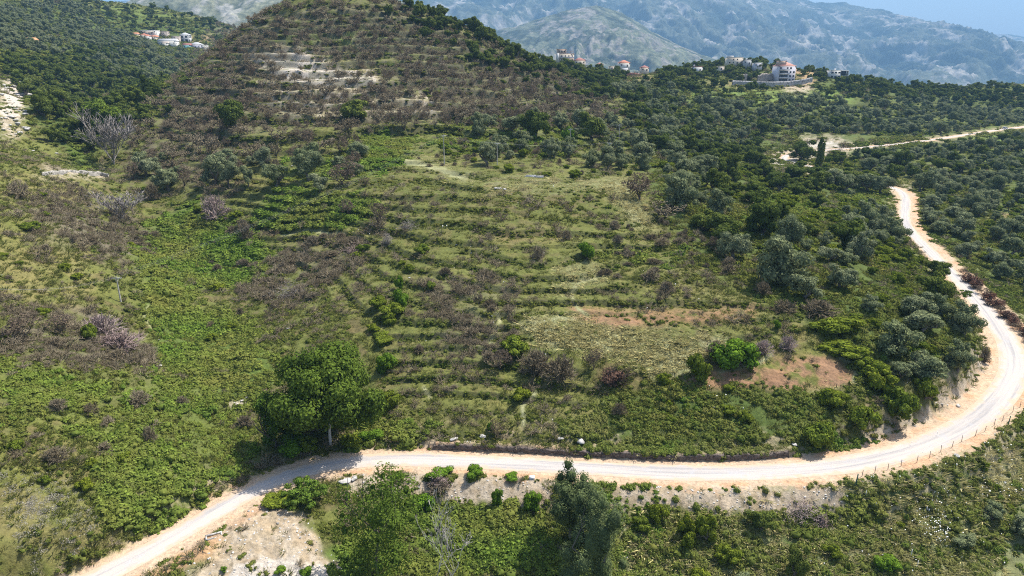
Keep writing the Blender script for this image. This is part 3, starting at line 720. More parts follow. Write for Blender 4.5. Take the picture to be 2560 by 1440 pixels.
def bare(name, seed, H=5., R=2.2, r=.10, levels=4, kids=(4, 4, 4, 3), trunk=.3, up=.55, thin=.022, spr=.75, droop=0.):
    """leafless tree: returns (trunk mesh, twig mesh)"""
    rng = rnd(seed); A = Acc(); B = Acc()
    P = np.array([[0, 0, -.2]]); D = unit(np.array([[rng.normal() * .1, rng.normal() * .1, 1.]])); L = np.array([H * trunk]); Rr = np.array([r])
    for lv in range(levels + 1):
        mid = P + D * (L * .5)[:, None] + rng.normal(size=P.shape) * (L * .07)[:, None]
        D2 = unit(D + rng.normal(size=D.shape) * .18 + [0, 0, .10 - droop * lv])
        E = mid + D2 * (L * .5)[:, None]
        rm = np.maximum(Rr * .8, thin); re = np.maximum(Rr * .6, thin * .7)
        V, F = tubes(np.vstack([P, mid]), np.vstack([mid, E]), np.r_[np.maximum(Rr, thin), rm], np.r_[rm, re], 5 if lv < 2 else 3)
        (A if lv < 2 else B).add(V, Q=F)
        if lv == levels: break
        k = kids[lv]; n = len(P)
        t = rng.uniform(.45, 1., (n, k)); t[:, 0] = 1.
        ax = unit(rng.normal(size=(n, k, 3)) * [1, 1, .6])
        Dk = unit(D2[:, None] * up + ax * spr + [0, 0, .22 - droop])
        Pk = mid[:, None] + (E - mid)[:, None] * (t[..., None] * 2 - 1).clip(0, 1)
        sh = rng.uniform(.65, 1.1, (n, k))
        fac = (H * (1 - trunk) * .46) if lv == 0 else L[:, None] * .66
        Lk = fac * sh if lv == 0 else fac * sh
        P = Pk.reshape(-1, 3); D = Dk.reshape(-1, 3); L = np.asarray(Lk).reshape(-1); Rr = np.repeat(re * .75, k)
    s = np.vstack(B.V); sc = R / np.percentile(np.abs(s[:, :2]), 97)
    for a in (A, B):
        for v in a.V: v[:, :2] *= (1 + (sc - 1) * np.clip(v[:, 2:3] / (H * .5), 0, 1))
    return A.mesh(name + '_trunk', True), B.mesh(name + '_twigs')

def bare_shrub(name, seed, stems=46, R=1., H=1.1, thin=.018, arch=.3, sub=6):
    rng = rnd(seed); A = Acc()
    a = rng.uniform(0, 2 * np.pi, stems); el = rng.uniform(.15, 1.45, stems)
    D = np.stack([np.cos(a) * np.cos(el) * R, np.sin(a) * np.cos(el) * R, np.sin(el) * H], 1)
    P0 = rng.normal(size=(stems, 3)) * [.12, .12, .02] * R
    M = P0 + D * .5 + [0, 0, .08]; E = P0 + D * rng.uniform(.8, 1.05, (stems, 1)) - np.array([0, 0, 1]) * arch * rng.uniform(0, .5, (stems, 1)) * np.cos(el)[:, None]
    V, F = tubes(np.vstack([P0, M]), np.vstack([M, E]), thin * 1.8, thin * 1.1, 3); A.add(V, Q=F)
    for t in range(sub):
        q = rng.uniform(.3, 1, (stems, 1)); S = M + (E - M) * q
        D2 = unit(unit(D) + rng.normal(size=D.shape) * .55 + [0, 0, .1]) * rng.uniform(.18, .4, (stems, 1)) * R
        V, F = tubes(S, S + D2, thin * .9, thin * .6, 3); A.add(V, Q=F)
    return A.mesh(name)

def tuft(name, seed, n=16, R=.4, H=.5, w=.05):
    rng = rnd(seed); a = rng.uniform(0, 2 * np.pi, n); r = rng.uniform(0, R * .6, n)
    P = np.stack([np.cos(a) * r, np.sin(a) * r, np.zeros(n) - .03], 1)
    D = np.stack([np.cos(a) * R * rng.uniform(.2, 1.1, n), np.sin(a) * R * rng.uniform(.2, 1.1, n), H * rng.uniform(.5, 1.1, n)], 1)
    S = unit(np.cross(D, rng.normal(size=D.shape))) * w
    V = np.stack([P - S * .5, P + S * .5, P + D * .6 + S * .45, P + D + S * .1], 1).reshape(-1, 3)
    return make_mesh(name, V, np.arange(n * 4).reshape(n, 4))

def dome(name, seed, n=60, R=.6, H=.5, ls=.2, aspect=.6, lumps=3, core=True, jit=.5):
    rng = rnd(seed); A = Acc()
    c = rng.normal(size=(lumps, 3)) * [R * .4, R * .4, 0]; rr = rng.uniform(.5, .8, lumps)
    k = rng.integers(0, lumps, n); d = unit(rng.normal(size=(n, 3))); d[:, 2] = np.abs(d[:, 2])
    P = c[k] + d * rr[k][:, None] * [R, R, H] * rng.uniform(.75, 1.1, (n, 1))
    N = unit(d + rng.normal(size=d.shape) * jit + [0, 0, .3])
    V, F = quads(rng, P, N, ls * rng.uniform(.6, 1.3, n), aspect); A.add(V, Q=F)
    if core:
        iv, if_ = ico()
        for j in range(lumps):
            A.add(iv * (1 + rng.uniform(-.2, .2, (len(iv), 1))) * rr[j] * .78 * [R, R, H] + c[j], T=if_)
    return A.mesh(name)

def rock_mesh(name, seed, s=(1, .8, .6)):
    import bmesh
    rng = rnd(seed); bm = bmesh.new(); bmesh.ops.create_icosphere(bm, subdivisions=2, radius=1)
    V = np.array([v.co[:] for v in bm.verts]); F = np.array([[v.index for v in f.verts] for f in bm.faces]); bm.free()
    for _ in range(7):
        n = unit(rng.normal(size=3)); d = rng.uniform(.45, .85); over = np.maximum(V @ n - d, 0); V = V - over[:, None] * n
    V *= 1 + (fbm(V[:, 0] * 3 + 9, V[:, 1] * 3 + V[:, 2] * 2 + 9, seed, 3)[:, None] - .5) * .25
    return make_mesh(name, V * s, None, F)

# ------------------------------------------------------------------ kinds of plant: variants of (part name, mesh, material)
KIND = {}
def kind(k, name, cat, variants): KIND[k] = dict(name=name, cat=cat, var=variants)
def setm(me, m):
    me.materials.clear(); me.materials.append(m); return me
def tree_var(k, i, cargs, targs, lm, bm_):
    return [('crown', setm(crown(k + '_crown', i, **cargs), ML[lm])), ('trunk', setm(trunk_mesh(k + '_trunk', i + 50, **targs), MB[bm_]))]
# every variant has half width 1 and height about 1 x its own proportion (h)
kind('olive', 'olive_tree', 'tree', [tree_var('olive', 100 + i, dict(R=1, H=1.6, base=.1, ncl=13 + 3 * i, nleaf=2600, ls=.13, aspect=.5, core=.72, rc=(.18, .42), shell=(.3, .95)), dict(h=1., r=.10, fork=.4, spread=.55, top=.75), 'olive', 'bark') for i in range(5)])
kind('oak', 'evergreen_tree', 'tree', [tree_var('oak', 200 + i, dict(R=1, H=1.5, base=.2, ncl=14 + 3 * i, nleaf=2500, ls=.14, aspect=.65, core=.8, rc=(.2, .42), shell=(.35, .95)), dict(h=1., r=.09, fork=.3, spread=.5, top=.8), 'oak', 'bark') for i in range(4)])
kind('mastic', 'evergreen_shrub', 'shrub', [[('foliage', setm(crown('mastic_foliage', 300 + i, R=1, H=1.15, base=-.12, ncl=16, nleaf=1800, ls=.15, aspect=.65, core=.84, rc=(.25, .4)), ML['mastic'])), ('stem', setm(trunk_mesh('mastic_stem', 350 + i, h=.4, r=.06, fork=.3, spread=.5, top=.5), MB['bark']))] for i in range(5)])
kind('leafy', 'broadleaf_tree', 'tree', [tree_var('leafy', 400 + i, dict(R=1, H=1.7, base=.15, ncl=18, nleaf=2400, ls=.12, aspect=.7, core=.7, rc=(.2, .36)), dict(h=1., r=.07, fork=.35, spread=.45, top=1.0), 'plane', 'bark') for i in range(2)])
kind('green', 'green_shrub', 'shrub', [[('foliage', setm(crown('green_foliage', 450 + i, R=1, H=1.3, base=-.1, ncl=14, nleaf=1500, ls=.16, aspect=.65, core=.8), ML['bright'])), ('stem', setm(trunk_mesh('green_stem', 460 + i, h=.4, r=.05, fork=.3, spread=.4, top=.6), MB['bark']))] for i in range(3)])
kind('cypress', 'cypress_tree', 'tree', _cy())
def bare_var(k, i, bm1, bm2, **a):
    t, w = bare(k, i, **a); return [('trunk', setm(t, MB[bm1])), ('branches', setm(w, MB[bm2]))]
kind('bare', 'bare_tree', 'tree', [bare_var('bare', 500 + i, 'burnt', 'twig', H=2.1, R=1., r=.055, levels=4, kids=(6, 5, 4, 3), thin=.024, trunk=.25) for i in range(5)])
def scorched_var(i):
    v = bare_var('scorched', 550 + i, 'burnt', 'twig', H=2.0, R=.9, r=.06, levels=3, kids=(5, 4, 4), thin=.018, trunk=.28)
    return v + [('dead_leaves', setm(crown('scorched_leaves', 560 + i, R=1, H=1.4, base=.5, ncl=18, nleaf=800, ls=.13, aspect=.5, core=0, rc=(.2, .38), jit=1.2, shell=(.3, .85)), ML['scorched']))]
kind('scorched', 'scorched_tree', 'tree', [scorched_var(i) for i in range(4)])
def redv(i):
    return [('branches', setm(bare_shrub('red_stems', 580 + i, 40, 1, 1.3), MB['burnt'])), ('dead_leaves', setm(crown('red_leaves', 585 + i, R=1, H=1.3, base=-.05, ncl=16, nleaf=1200, ls=.14, aspect=.5, core=.5, jit=1.0), ML['red']))]
kind('red', 'dead_shrub', 'shrub', [redv(i) for i in range(2)])
kind('bareshrub', 'bare_shrub', 'shrub', [[('twigs', setm(bare_shrub('bare_shrub_twigs', 600 + i, 80 + 10 * i, 1, 1.25, thin=.018, sub=8), MB['twig']))] for i in range(5)])
kind('pinkshrub', 'leafless_shrub', 'shrub', [[('twigs', setm(bare_shrub('pink_shrub_twigs', 620 + i, 90, 1, 1.35, thin=.015, arch=.1), MB['pink']))] for i in range(2)])
kind('paletree', 'leafless_tree', 'tree', [bare_var('pale', 640 + i, 'pale', 'pale', H=2.2, R=1., r=.035, levels=4, kids=(7, 6, 5, 3), thin=.009, trunk=.14, up=.8, spr=.5) for i in range(2)])

def depth_of(p):
    return p[1] * CP - (p[2] - H0) * SP

def plant(k, p, w, hs=1.0, variant=None, rz=None, label=None, group=None, nm=None, rng=random):
    """one plant standing at p, w metres wide"""
    K = KIND[k]; v = K['var'][(rng.randrange(len(K['var'])) if variant is None else variant) % len(K['var'])]
    o = empty(nm or K['name'], (p[0], p[1], p[2] - .06 * w / 4), rng.uniform(0, 6.28) if rz is None else rz)
    u = rng.uniform(.88, 1.15); o.scale = (w / 2 * u, w / 2 / u * rng.uniform(.85, 1.1), w / 2 * hs)
    if k == 'bareshrub' and label is None: o.scale = (w / 2 * rng.uniform(.7, 1.5), w / 2 * rng.uniform(.6, 1.1), w / 2 * rng.uniform(.5, 1.25))
    tag(o, label, K['cat'], group)
    for pn, me in v:
        c = bpy.data.objects.new(pn, me); COL.objects.link(c); c.parent = o
    return o

# ------------------------------------------------------------------ singled-out plants (photo px of the foot, width, height in photo pixels)
random.seed(7)
HK = dict(olive=1.75, oak=1.72, mastic=1.05, leafy=1.9, green=1.2, bare=2.0, scorched=2.0, red=1.25, bareshrub=1.2, pinkshrub=1.35, paletree=2.1, cypress=5.2)
LAND = []
TAKEN = []          # x, y, radius of everything planted
def ex(k, px, py, w, h, label, group=None, variant=None, nm=None, rz=None):
    p = hit(px, py)
    if p is None: return None
    dp = depth_of(p); ppm = FPX / dp
    wm = w / ppm; dep = math.atan2(H0 - p[2], p[1])
    hm = (h / ppm - wm * math.sin(max(dep, 0)) * .6) / math.cos(dep)
    hs = min(max(hm / (HK[k] * wm / 2), .5), 2.2)
    TAKEN.append((p[0], p[1], wm / 2))
    LAND.append((px, py, label)); return plant(k, p, wm, hs, variant, rz, label, group, nm)

# the two fully leafed foreground trees and the big roadside tree get crowns of their own
def big_tree(px, py, w, h, seed, label, lm, cargs, targs, bm_='bark', nm='broadleaf_tree', off=(0, 0)):
    p = hit(px, py); ppm = FPX / depth_of(p); R = w / ppm / 2; dep = math.atan2(H0 - p[2], p[1]); H = (h / ppm - R * math.sin(dep) * .9) / math.cos(dep)
    o = empty(nm, (p[0], p[1], p[2] - .1)); tag(o, label, 'tree'); TAKEN.append((p[0], p[1], R * .8))
    a = dict(R=R, H=H * (1 - cargs.pop('clear', .15)), base=H * cargs.pop('low', .15)); a.update(cargs)
    c = bpy.data.objects.new('crown', setm(crown('crown_leaves', seed, **a), ML[lm])); COL.objects.link(c); c.parent = o; c.location = (off[0], off[1], 0)
    t = dict(h=H, r=.2, fork=.3, spread=R * .6, top=H * .5, n=8, lean=.4); t.update(targs)
    c = bpy.data.objects.new('trunk', setm(trunk_mesh('trunk_wood', seed + 1, **t), MB[bm_])); COL.objects.link(c); c.parent = o
    return o
big_tree(826, 1112, 305, 300, 11, 'very large dark green plane tree with pale trunk whose shade falls on the road', 'plane', dict(ncl=60, nleaf=19000, ls=.44, rc=(.16, .28), shell=(.4, .85), core=.62, aspect=.75, low=.05, clear=.05), dict(r=.20, fork=.28), 'white', nm='plane_tree')
big_tree(690, 1120, 128, 165, 13, 'smaller yellowish green broadleaf tree touching the left side of the large plane tree', 'plane', dict(ncl=22, nleaf=5200, ls=.36, rc=(.2, .34), core=.65, aspect=.75, low=.03, clear=.03), dict(r=.15))
big_tree(945, 1440, 240, 325, 15, 'tall loose-leaved poplar below the road in the foreground, beside the white dead tree', 'plane', dict(ncl=34, nleaf=8500, ls=.28, rc=(.15, .28), shell=(.35, .9), core=.3, aspect=.7, low=.0, clear=.0, taper=.15), dict(r=.16, fork=.35), 'bark', nm='poplar_tree')
big_tree(1425, 1345, 160, 215, 17, 'dense grey-green olive tree standing against the road edge, upper of the foreground pair', 'darkolive', dict(ncl=24, nleaf=9000, ls=.27, aspect=.42, rc=(.15, .34), shell=(.35, .95), core=.7, low=.03, clear=.03, taper=.1), dict(r=.16), nm='olive_tree')
big_tree(1478, 1500, 195, 300, 19, 'largest grey-green olive tree of the foreground, lower of the pair in front of the road', 'darkolive', dict(ncl=30, nleaf=12500, ls=.25, aspect=.42, rc=(.13, .32), shell=(.35, .95), core=.7, low=.03, clear=.03, taper=.05), dict(r=.2), nm='olive_tree')
big_tree(765, 1258, 115, 85, 21, 'dark green many-stemmed bush on the road kerb beside the dirt mound', 'weed', dict(ncl=34, nleaf=5200, ls=.27, core=.6, rc=(.13, .24), shell=(.5, 1.05), low=.0, clear=.0), dict(r=.06), nm='roadside_bush')

# bleached dead tree in front of everything
def dead_tree(px, py, hpx, wpx, seed, label, m1='white'):
    p = hit(px, py); ppm = FPX / depth_of(p); H = hpx / ppm / math.cos(.65)
    t, w = bare('dead', seed, H=H, R=wpx / ppm / 2, r=.17, levels=5, kids=(3, 3, 3, 3, 2), thin=.034, trunk=.16, up=.8)
    o = empty('dead_tree', (p[0], p[1], p[2])); tag(o, label, 'tree'); TAKEN.append((p[0], p[1], 2))
    for n, me in (('trunk', t), ('branches', w)):
        c = bpy.data.objects.new(n, setm(me, MB[m1])); COL.objects.link(c); c.parent = o
dead_tree(1088, 1500, 330, 150, 704, 'bleached leafless tree with silvery branches at the bottom edge of the frame')

for a in [
    # orchard band under the burnt hill
    ('olive', 368, 440, 75, 62, 'squat olive tree with a thick trunk at the left end of the orchard row'),
    ('olive', 538, 462, 62, 82, 'tall bluish olive tree in the orchard row, left of the two with bent trunks'),
    ('olive', 576, 466, 52, 66, 'olive tree with a bent dark trunk standing clear on the orchard grass'),
    ('olive', 622, 464, 42, 54, 'slim olive tree immediately right of the bent-trunk olive'),
    ('olive', 690, 468, 66, 66, 'round olive tree in the middle of the orchard row'),
    ('scorched', 462, 472, 44, 66, 'half-burnt brown tree alone in front of the orchard row'),
    ('scorched', 335, 450, 50, 52, 'low burnt tree beside the squat olive'),
    ('scorched', 860, 462, 85, 75, 'broad half-burnt tree at the right end of the orchard row'),
    ('olive', 895, 395, 60, 46, 'olive tree behind the broad half-burnt tree, next to the bramble patch'),
    ('olive', 800, 478, 55, 50, 'dull olive tree between the bramble patches'),
    # around the left gully
    ('paletree', 285, 410, 112, 165, 'big half-dead poplar with bare silvery twigs beside the dark grove'),
    ('leafy', 262, 340, 110, 110, 'green leafy crown rising behind the half-dead poplar'),
    ('pinkshrub', 538, 548, 72, 66, 'dome-shaped leafless pinkish bush beside the bright bramble slope'),
    ('paletree', 305, 548, 95, 95, 'spreading leafless grey tree above the thicket on the left slope'),
    ('bareshrub', 50, 495, 60, 45, 'spiny leafless bush on the dry grass at the left edge'),
    ('bareshrub', 615, 600, 40, 46, 'small grey twiggy bush in the middle of the bramble slope'),
    ('bareshrub', 382, 500, 34, 40, 'thin grey shrub right of the spreading leafless tree'),
    # foot of the burnt hill
    ('oak', 590, 322, 80, 80, 'very dark round evergreen alone among burnt trees on the hill foot'),
    ('oak', 888, 300, 84, 58, 'dark evergreen clump on the burnt hillside centre'),
    ('scorched', 1012, 328, 60, 66, 'dark half-burnt tree at the right of the burnt hillside clump'),
    ('olive', 1198, 338, 48, 60, 'olive tree with a forked trunk at the left of the green orchard'),
    ('olive', 1275, 330, 70, 44, 'low wide bluish olive tree at the foot of the hill'),
    ('oak', 1338, 345, 74, 74, 'dark leafy tree right of the low wide olive'),
    ('oak', 1478, 350, 78, 72, 'dark bushy tree amid bright green saplings'),
    ('green', 1420, 352, 34, 34, 'bright green sapling between the two dark leafy trees'),
    ('olive', 1240, 398, 58, 66, 'solitary round olive tree right of the utility poles'),
    ('olive', 1592, 378, 64, 64, 'round olive tree on the grass where the plain begins'),
    ('olive', 1527, 412, 74, 66, 'large pale olive tree behind the flat terrace'),
    ('olive', 1478, 418, 52, 48, 'smaller olive left of the large pale one behind the terrace'),
    ('mastic', 1270, 430, 40, 26, 'small dark green dome bush on the edge of the flat terrace'),
    ('olive', 1690, 395, 60, 50, 'olive tree above the half-dead grey one on the right slope'),
    ('mastic', 1665, 425, 46, 30, 'light green dome-shaped bush beside the terrace'),
    ('scorched', 1597, 500, 92, 84, 'big drab half-dead olive at the right end of the flat terrace'),
    ('olive', 1705, 525, 95, 92, 'big bluish olive tree right of the half-dead one'),
    ('oak', 1755, 575, 74, 60, 'dark tree below the big bluish olive'),
    ('oak', 1795, 480, 66, 66, 'dark evergreen tree behind the big bluish olive'),
    ('bare', 1665, 545, 80, 62, 'leafless reddish-grey tree below the drab half-dead olive'),
    ('green', 735, 1128, 80, 60, 'leafy bush in the shade at the left foot of the plane tree'), ('mastic', 880, 1112, 70, 46, 'dark bush right beside the pale trunk of the plane tree'), ('green', 925, 1100, 60, 40, 'bright bramble bush right of the plane tree shade'), ('mastic', 770, 1122, 60, 50, 'dark bush left beside the pale trunk of the plane tree'),
    ('olive', 2205, 486, 60, 52, 'olive tree hiding the road where it turns away, nearest the crest'), ('olive', 2165, 478, 64, 52, 'olive tree hiding the road where it turns away, second from the crest'), ('oak', 2125, 468, 60, 50, 'dark tree hiding the road where it turns away'), ('olive', 2085, 462, 60, 46, 'olive tree below the road behind the pointed cypress'), ('oak', 2040, 450, 50, 40, 'dark bush right at the foot of the pointed cypress'),
    # terraces
    ('green', 1466, 648, 50, 48, 'single vivid green round shrub on the terraces'),
    ('bareshrub', 1345, 648, 30, 34, 'small dry bush left of the vivid green shrub'),
    ('green', 1003, 770, 52, 54, 'dark green bush on the terraces left of centre, uppermost of three'),
    ('mastic', 985, 785, 75, 46, 'wide green bush just below the uppermost one on the left terraces'),
    ('mastic', 972, 812, 46, 36, 'lowest small green bush of the terrace cluster'),
    ('green', 998, 722, 24, 46, 'narrow dark upright shrub like a small cypress on the terrace'),
    ('bare', 1198, 768, 30, 70, 'tall thin burnt sapling in the centre of the terraces'),
    ('bare', 1278, 812, 24, 62, 'charred upright sapling below the centre of the terraces'),
    ('mastic', 955, 855, 70, 40, 'dark low bush between terraces and the plane tree'),
    ('mastic', 968, 1020, 62, 60, 'very dark bush at the right foot of the plane tree'),
    ('green', 965, 930, 60, 60, 'light green bush leaning on the right side of the plane tree'),
    ('mastic', 1290, 880, 90, 60, 'green bush overgrown by dead twigs above the near terraces'),
    ('scorched', 1250, 925, 60, 70, 'dark scorched bush left of the big dead brush'),
    ('bareshrub', 1340, 935, 86, 74, 'big leafless brown-grey bush above the near terraces'),
    ('bareshrub', 1400, 948, 80, 70, 'leafless brown bush right of the biggest one above the near terraces'),
    ('scorched', 1482, 925, 48, 66, 'blackish scorched shrub standing in the straw field edge'),
    ('red', 1537, 958, 74, 56, 'dark red-brown dead bush at the lower edge of the straw field'),
    ('mastic', 1660, 958, 38, 36, 'small green bush right of the red-brown dead bush'),
    ('mastic', 1303, 998, 54, 44, 'dark green shrub beside the goat path'),
    ('scorched', 1240, 1092, 44, 56, 'dark half-dead bush right above the retaining wall'),
    ('green', 1226, 1075, 20, 26, 'small yellow-green sprig against the dark bush above the wall'),
    ('green', 1835, 912, 112, 96, 'largest dark green bush on the reddish clearing'),
    ('scorched', 1785, 900, 60, 66, 'scorched half of the bush clump on the reddish clearing'),
    ('mastic', 1742, 945, 62, 78, 'olive-brown bush left of the large clump on the clearing'),
    ('pinkshrub', 1905, 884, 58, 46, 'grey leafless bush right of the large clump on the clearing'),
    ('pinkshrub', 1968, 872, 50, 42, 'rightmost grey leafless bush on the clearing'),
    ('green', 1942, 822, 24, 26, 'tiny spiky green plant alone on the pale grass'),
    ('bareshrub', 1960, 780, 70, 40, 'wide brown thorn bush under the leaning olive, left one'),
    ('bareshrub', 2045, 785, 90, 50, 'wide brown thorn bush under the leaning olive, right one'),
    ('bareshrub', 1905, 735, 44, 36, 'brown bush in the shade left of the big olive'),
    ('olive', 1835, 650, 82, 92, 'olive tree with trunk showing at the top of the inner slope'),
    ('olive', 1950, 712, 130, 140, 'broadest dark olive tree on the slope inside the bend'),
    ('olive', 2008, 748, 96, 84, 'leaning olive tree with a bare curved trunk beside the clearing'),
    ('olive', 2100, 722, 84, 80, 'olive tree right of the leaning one'),
    ('olive', 2135, 582, 76, 66, 'olive tree with shade under it near the upper road'),
    # inside the bend
    ('mastic', 2098, 832, 116, 66, 'largest glossy yellow-green bush inside the road bend'),
    ('mastic', 2112, 886, 120, 62, 'flat yellow-green bush just below the largest glossy one'),
    ('mastic', 2175, 930, 90, 62, 'yellow-green bush between the flat bush and the olives'),
    ('mastic', 2200, 965, 100, 70, 'dark green bush at the right end of the reddish clearing'),
    ('mastic', 2078, 1010, 84, 62, 'green bush just below the reddish clearing'),
    ('mastic', 2150, 1062, 92, 76, 'bright bush above the rocky cutting of the near road'),
    ('mastic', 2245, 1035, 100, 96, 'tallest bush above the rocky cutting of the near road'),
    ('mastic', 2045, 1110, 96, 86, 'bush overhanging the left end of the rocky cutting'),
    ('mastic', 2312, 995, 64, 70, 'bush near the rightmost part of the rocky cutting'),
    ('olive', 2240, 880, 116, 104, 'large pale olive tree nearest the tip of the bend'),
    ('olive', 2318, 945, 112, 96, 'wide olive tree lowest of the group inside the bend'),
    ('olive', 2392, 925, 76, 90, 'olive tree closest to the road at the tip of the bend'),
    ('olive', 2300, 830, 110, 80, 'olive tree behind the large pale one inside the bend'),
    ('oak', 2330, 760, 100, 100, 'dark evergreen tree beside the upper stretch of road'),
    ('oak', 2345, 690, 60, 50, 'dark bush whose tip overhangs the road edge'),
    ('bareshrub', 2460, 905, 26, 40, 'thin sapling on the dirt edge at the tip of the bend'),
    # right side of the road
    ('olive', 2330, 520, 60, 46, 'pale olive right of the road where it narrows'), ('olive', 2380, 540, 56, 40, 'pale olive second right of the road where it narrows'),
    ('cypress', 2045, 428, 30, 88, 'dark pointed cypress at the edge of the bare white cutting'), ('oak', 2002, 400, 66, 58, 'dark bushy tree left of the pointed cypress'),
    ('cypress', 1757, 392, 14, 34, 'small pointed young cypress on the right slope'),
    # foreground below the road
    ('mastic', 1765, 1345, 62, 92, 'brownish round broom bush below the road, second from the olives'), ('mastic', 1716, 1335, 52, 66, 'green bushy shrub left of the brownish round broom bush'),
    ('mastic', 1722, 1370, 46, 56, 'small broom bush in front of the green bushy shrub'), ('oak', 1902, 1322, 66, 66, 'dark green broom bush below the twig pile'),
    ('oak', 1985, 1440, 64, 96, 'darkest round broom bush near the bottom edge'), ('mastic', 1820, 1400, 70, 60, 'broad broom bush between the brownish and darkest ones'),
    ('mastic', 1640, 1300, 60, 60, 'feathery green bush just right of the foreground olives'), ('olive', 1860, 1480, 84, 70, 'pale bluish bush cut by the bottom edge'),
    ('olive', 2482, 1300, 62, 56, 'dark bluish bush among the white flowers'), ('olive', 2560, 1340, 70, 70, 'grey-green bush at the right edge among tall weeds'), ('mastic', 1740, 1470, 80, 70, 'brownish broom bush cut by the bottom edge'),
    ('green', 2210, 1425, 80, 60, 'bright leafy shrub in the lower right weeds'), ('olive', 2405, 1365, 70, 50, 'low greyish bush below the white flowers'),
    ('green', 1000, 1195, 30, 24, 'small shrub on the outer road edge beside the poplar'), ('green', 1100, 1190, 66, 30, 'long low green shrub on the outer road edge'), ('green', 1185, 1190, 50, 38, 'bushy green shrub on the outer road edge left of the olive'),
    ('green', 1245, 1260, 34, 56, 'bright upright shrub on the crumbling bank'), ('green', 1335, 1270, 60, 60, 'thin green shrub left of the upper foreground olive'), ('green', 1280, 1195, 40, 18, 'low tuft on the outer road edge'),
    ('green', 1060, 1270, 60, 56, 'green shrub behind the bleached tree'), ('mastic', 700, 1256, 90, 40, 'dark spreading bush at the inner end of the dirt mound'), ('bareshrub', 1095, 1222, 66, 40, 'round leafless brush clump on the outer road edge'),
    ('green', 560, 1428, 22, 18, 'small shrub on the rubble mound, leftmost'), ('green', 700, 1430, 30, 22, 'small shrub on the rubble mound near its middle'), ('green', 765, 1432, 36, 20, 'small shrub on the rubble mound at its lower right'),
    # left slope
    ('mastic', 232, 1165, 30, 28, 'small dark round bush alone on the lower left slope'), ('bareshrub', 140, 1155, 60, 50, 'grey dead bush beside the small dark round bush'), ('bareshrub', 345, 1010, 62, 44, 'grey leafless bush above the lower brambles'),
    ('bareshrub', 145, 1025, 42, 36, 'small grey bush on the yellow-green slope'), ('bareshrub', 228, 1035, 40, 34, 'grey bush right of the small one on the yellow-green slope'), ('bareshrub', 375, 1105, 36, 44, 'upright grey dead shrub among the brambles'),
    ('pinkshrub', 300, 870, 120, 60, 'long pinkish dead brush at the lower edge of the thicket'), ('scorched', 60, 850, 110, 90, 'large scorched bush at the left edge'), ('scorched', 150, 830, 90, 70, 'dark scorched bush in the middle of the thicket'),
    ('mastic', 228, 850, 40, 60, 'green bush surviving in the dead thicket'), ('pinkshrub', 255, 835, 90, 66, 'pale dead brush right of the surviving green bush'),
]:
    ex(*a)
# small tree at the bend, umbrella-like
def road_tree():
    p = hit(2398, 770); s = depth_of(p) / FPX; TAKEN.append((p[0], p[1], 1.5))
    o = empty('young_tree', p); tag(o, 'young umbrella-shaped tree with a slanting trunk on the inner edge of the road', 'tree')
    A = Acc(); V, F = tubes([(0, 0, -.1), (.3, 0, 1.2)], [(.3, 0, 1.2), (.9, 0, 2.6)], [.09, .07], [.07, .05], 5); A.add(V, Q=F)
    for q in range(7):
        a = q * .9; V, F = tubes([(.9, 0, 2.5)], [(.9 + 1.5 * math.cos(a), 1.5 * math.sin(a), 3.1)], .05, .02, 4); A.add(V, Q=F)
    c = link('trunk', setm(A.mesh('young_trunk'), MB['bark']), o)
    c = link('crown', setm(crown('young_crown', 91, R=2.0, H=1.5, base=2.5, ncl=14, nleaf=900, ls=.26, rc=(.16, .26), shell=(.4, .9), core=.4), ML['plane']), o); c.location = (1.0, 0, 0)
road_tree()
# row of scorched bushes on the outer side of the upper road
for i, t in enumerate(np.linspace(0, 1, 12)):
    px = 2408 + t * 172; py = 690 + t * 165
    ex('red' if i % 3 else 'scorched', px, py, 34 + 10 * (i % 2), 26, 'scorched red-brown bush in the row along the outer side of the upper road', 'scorched bushes along the upper road')

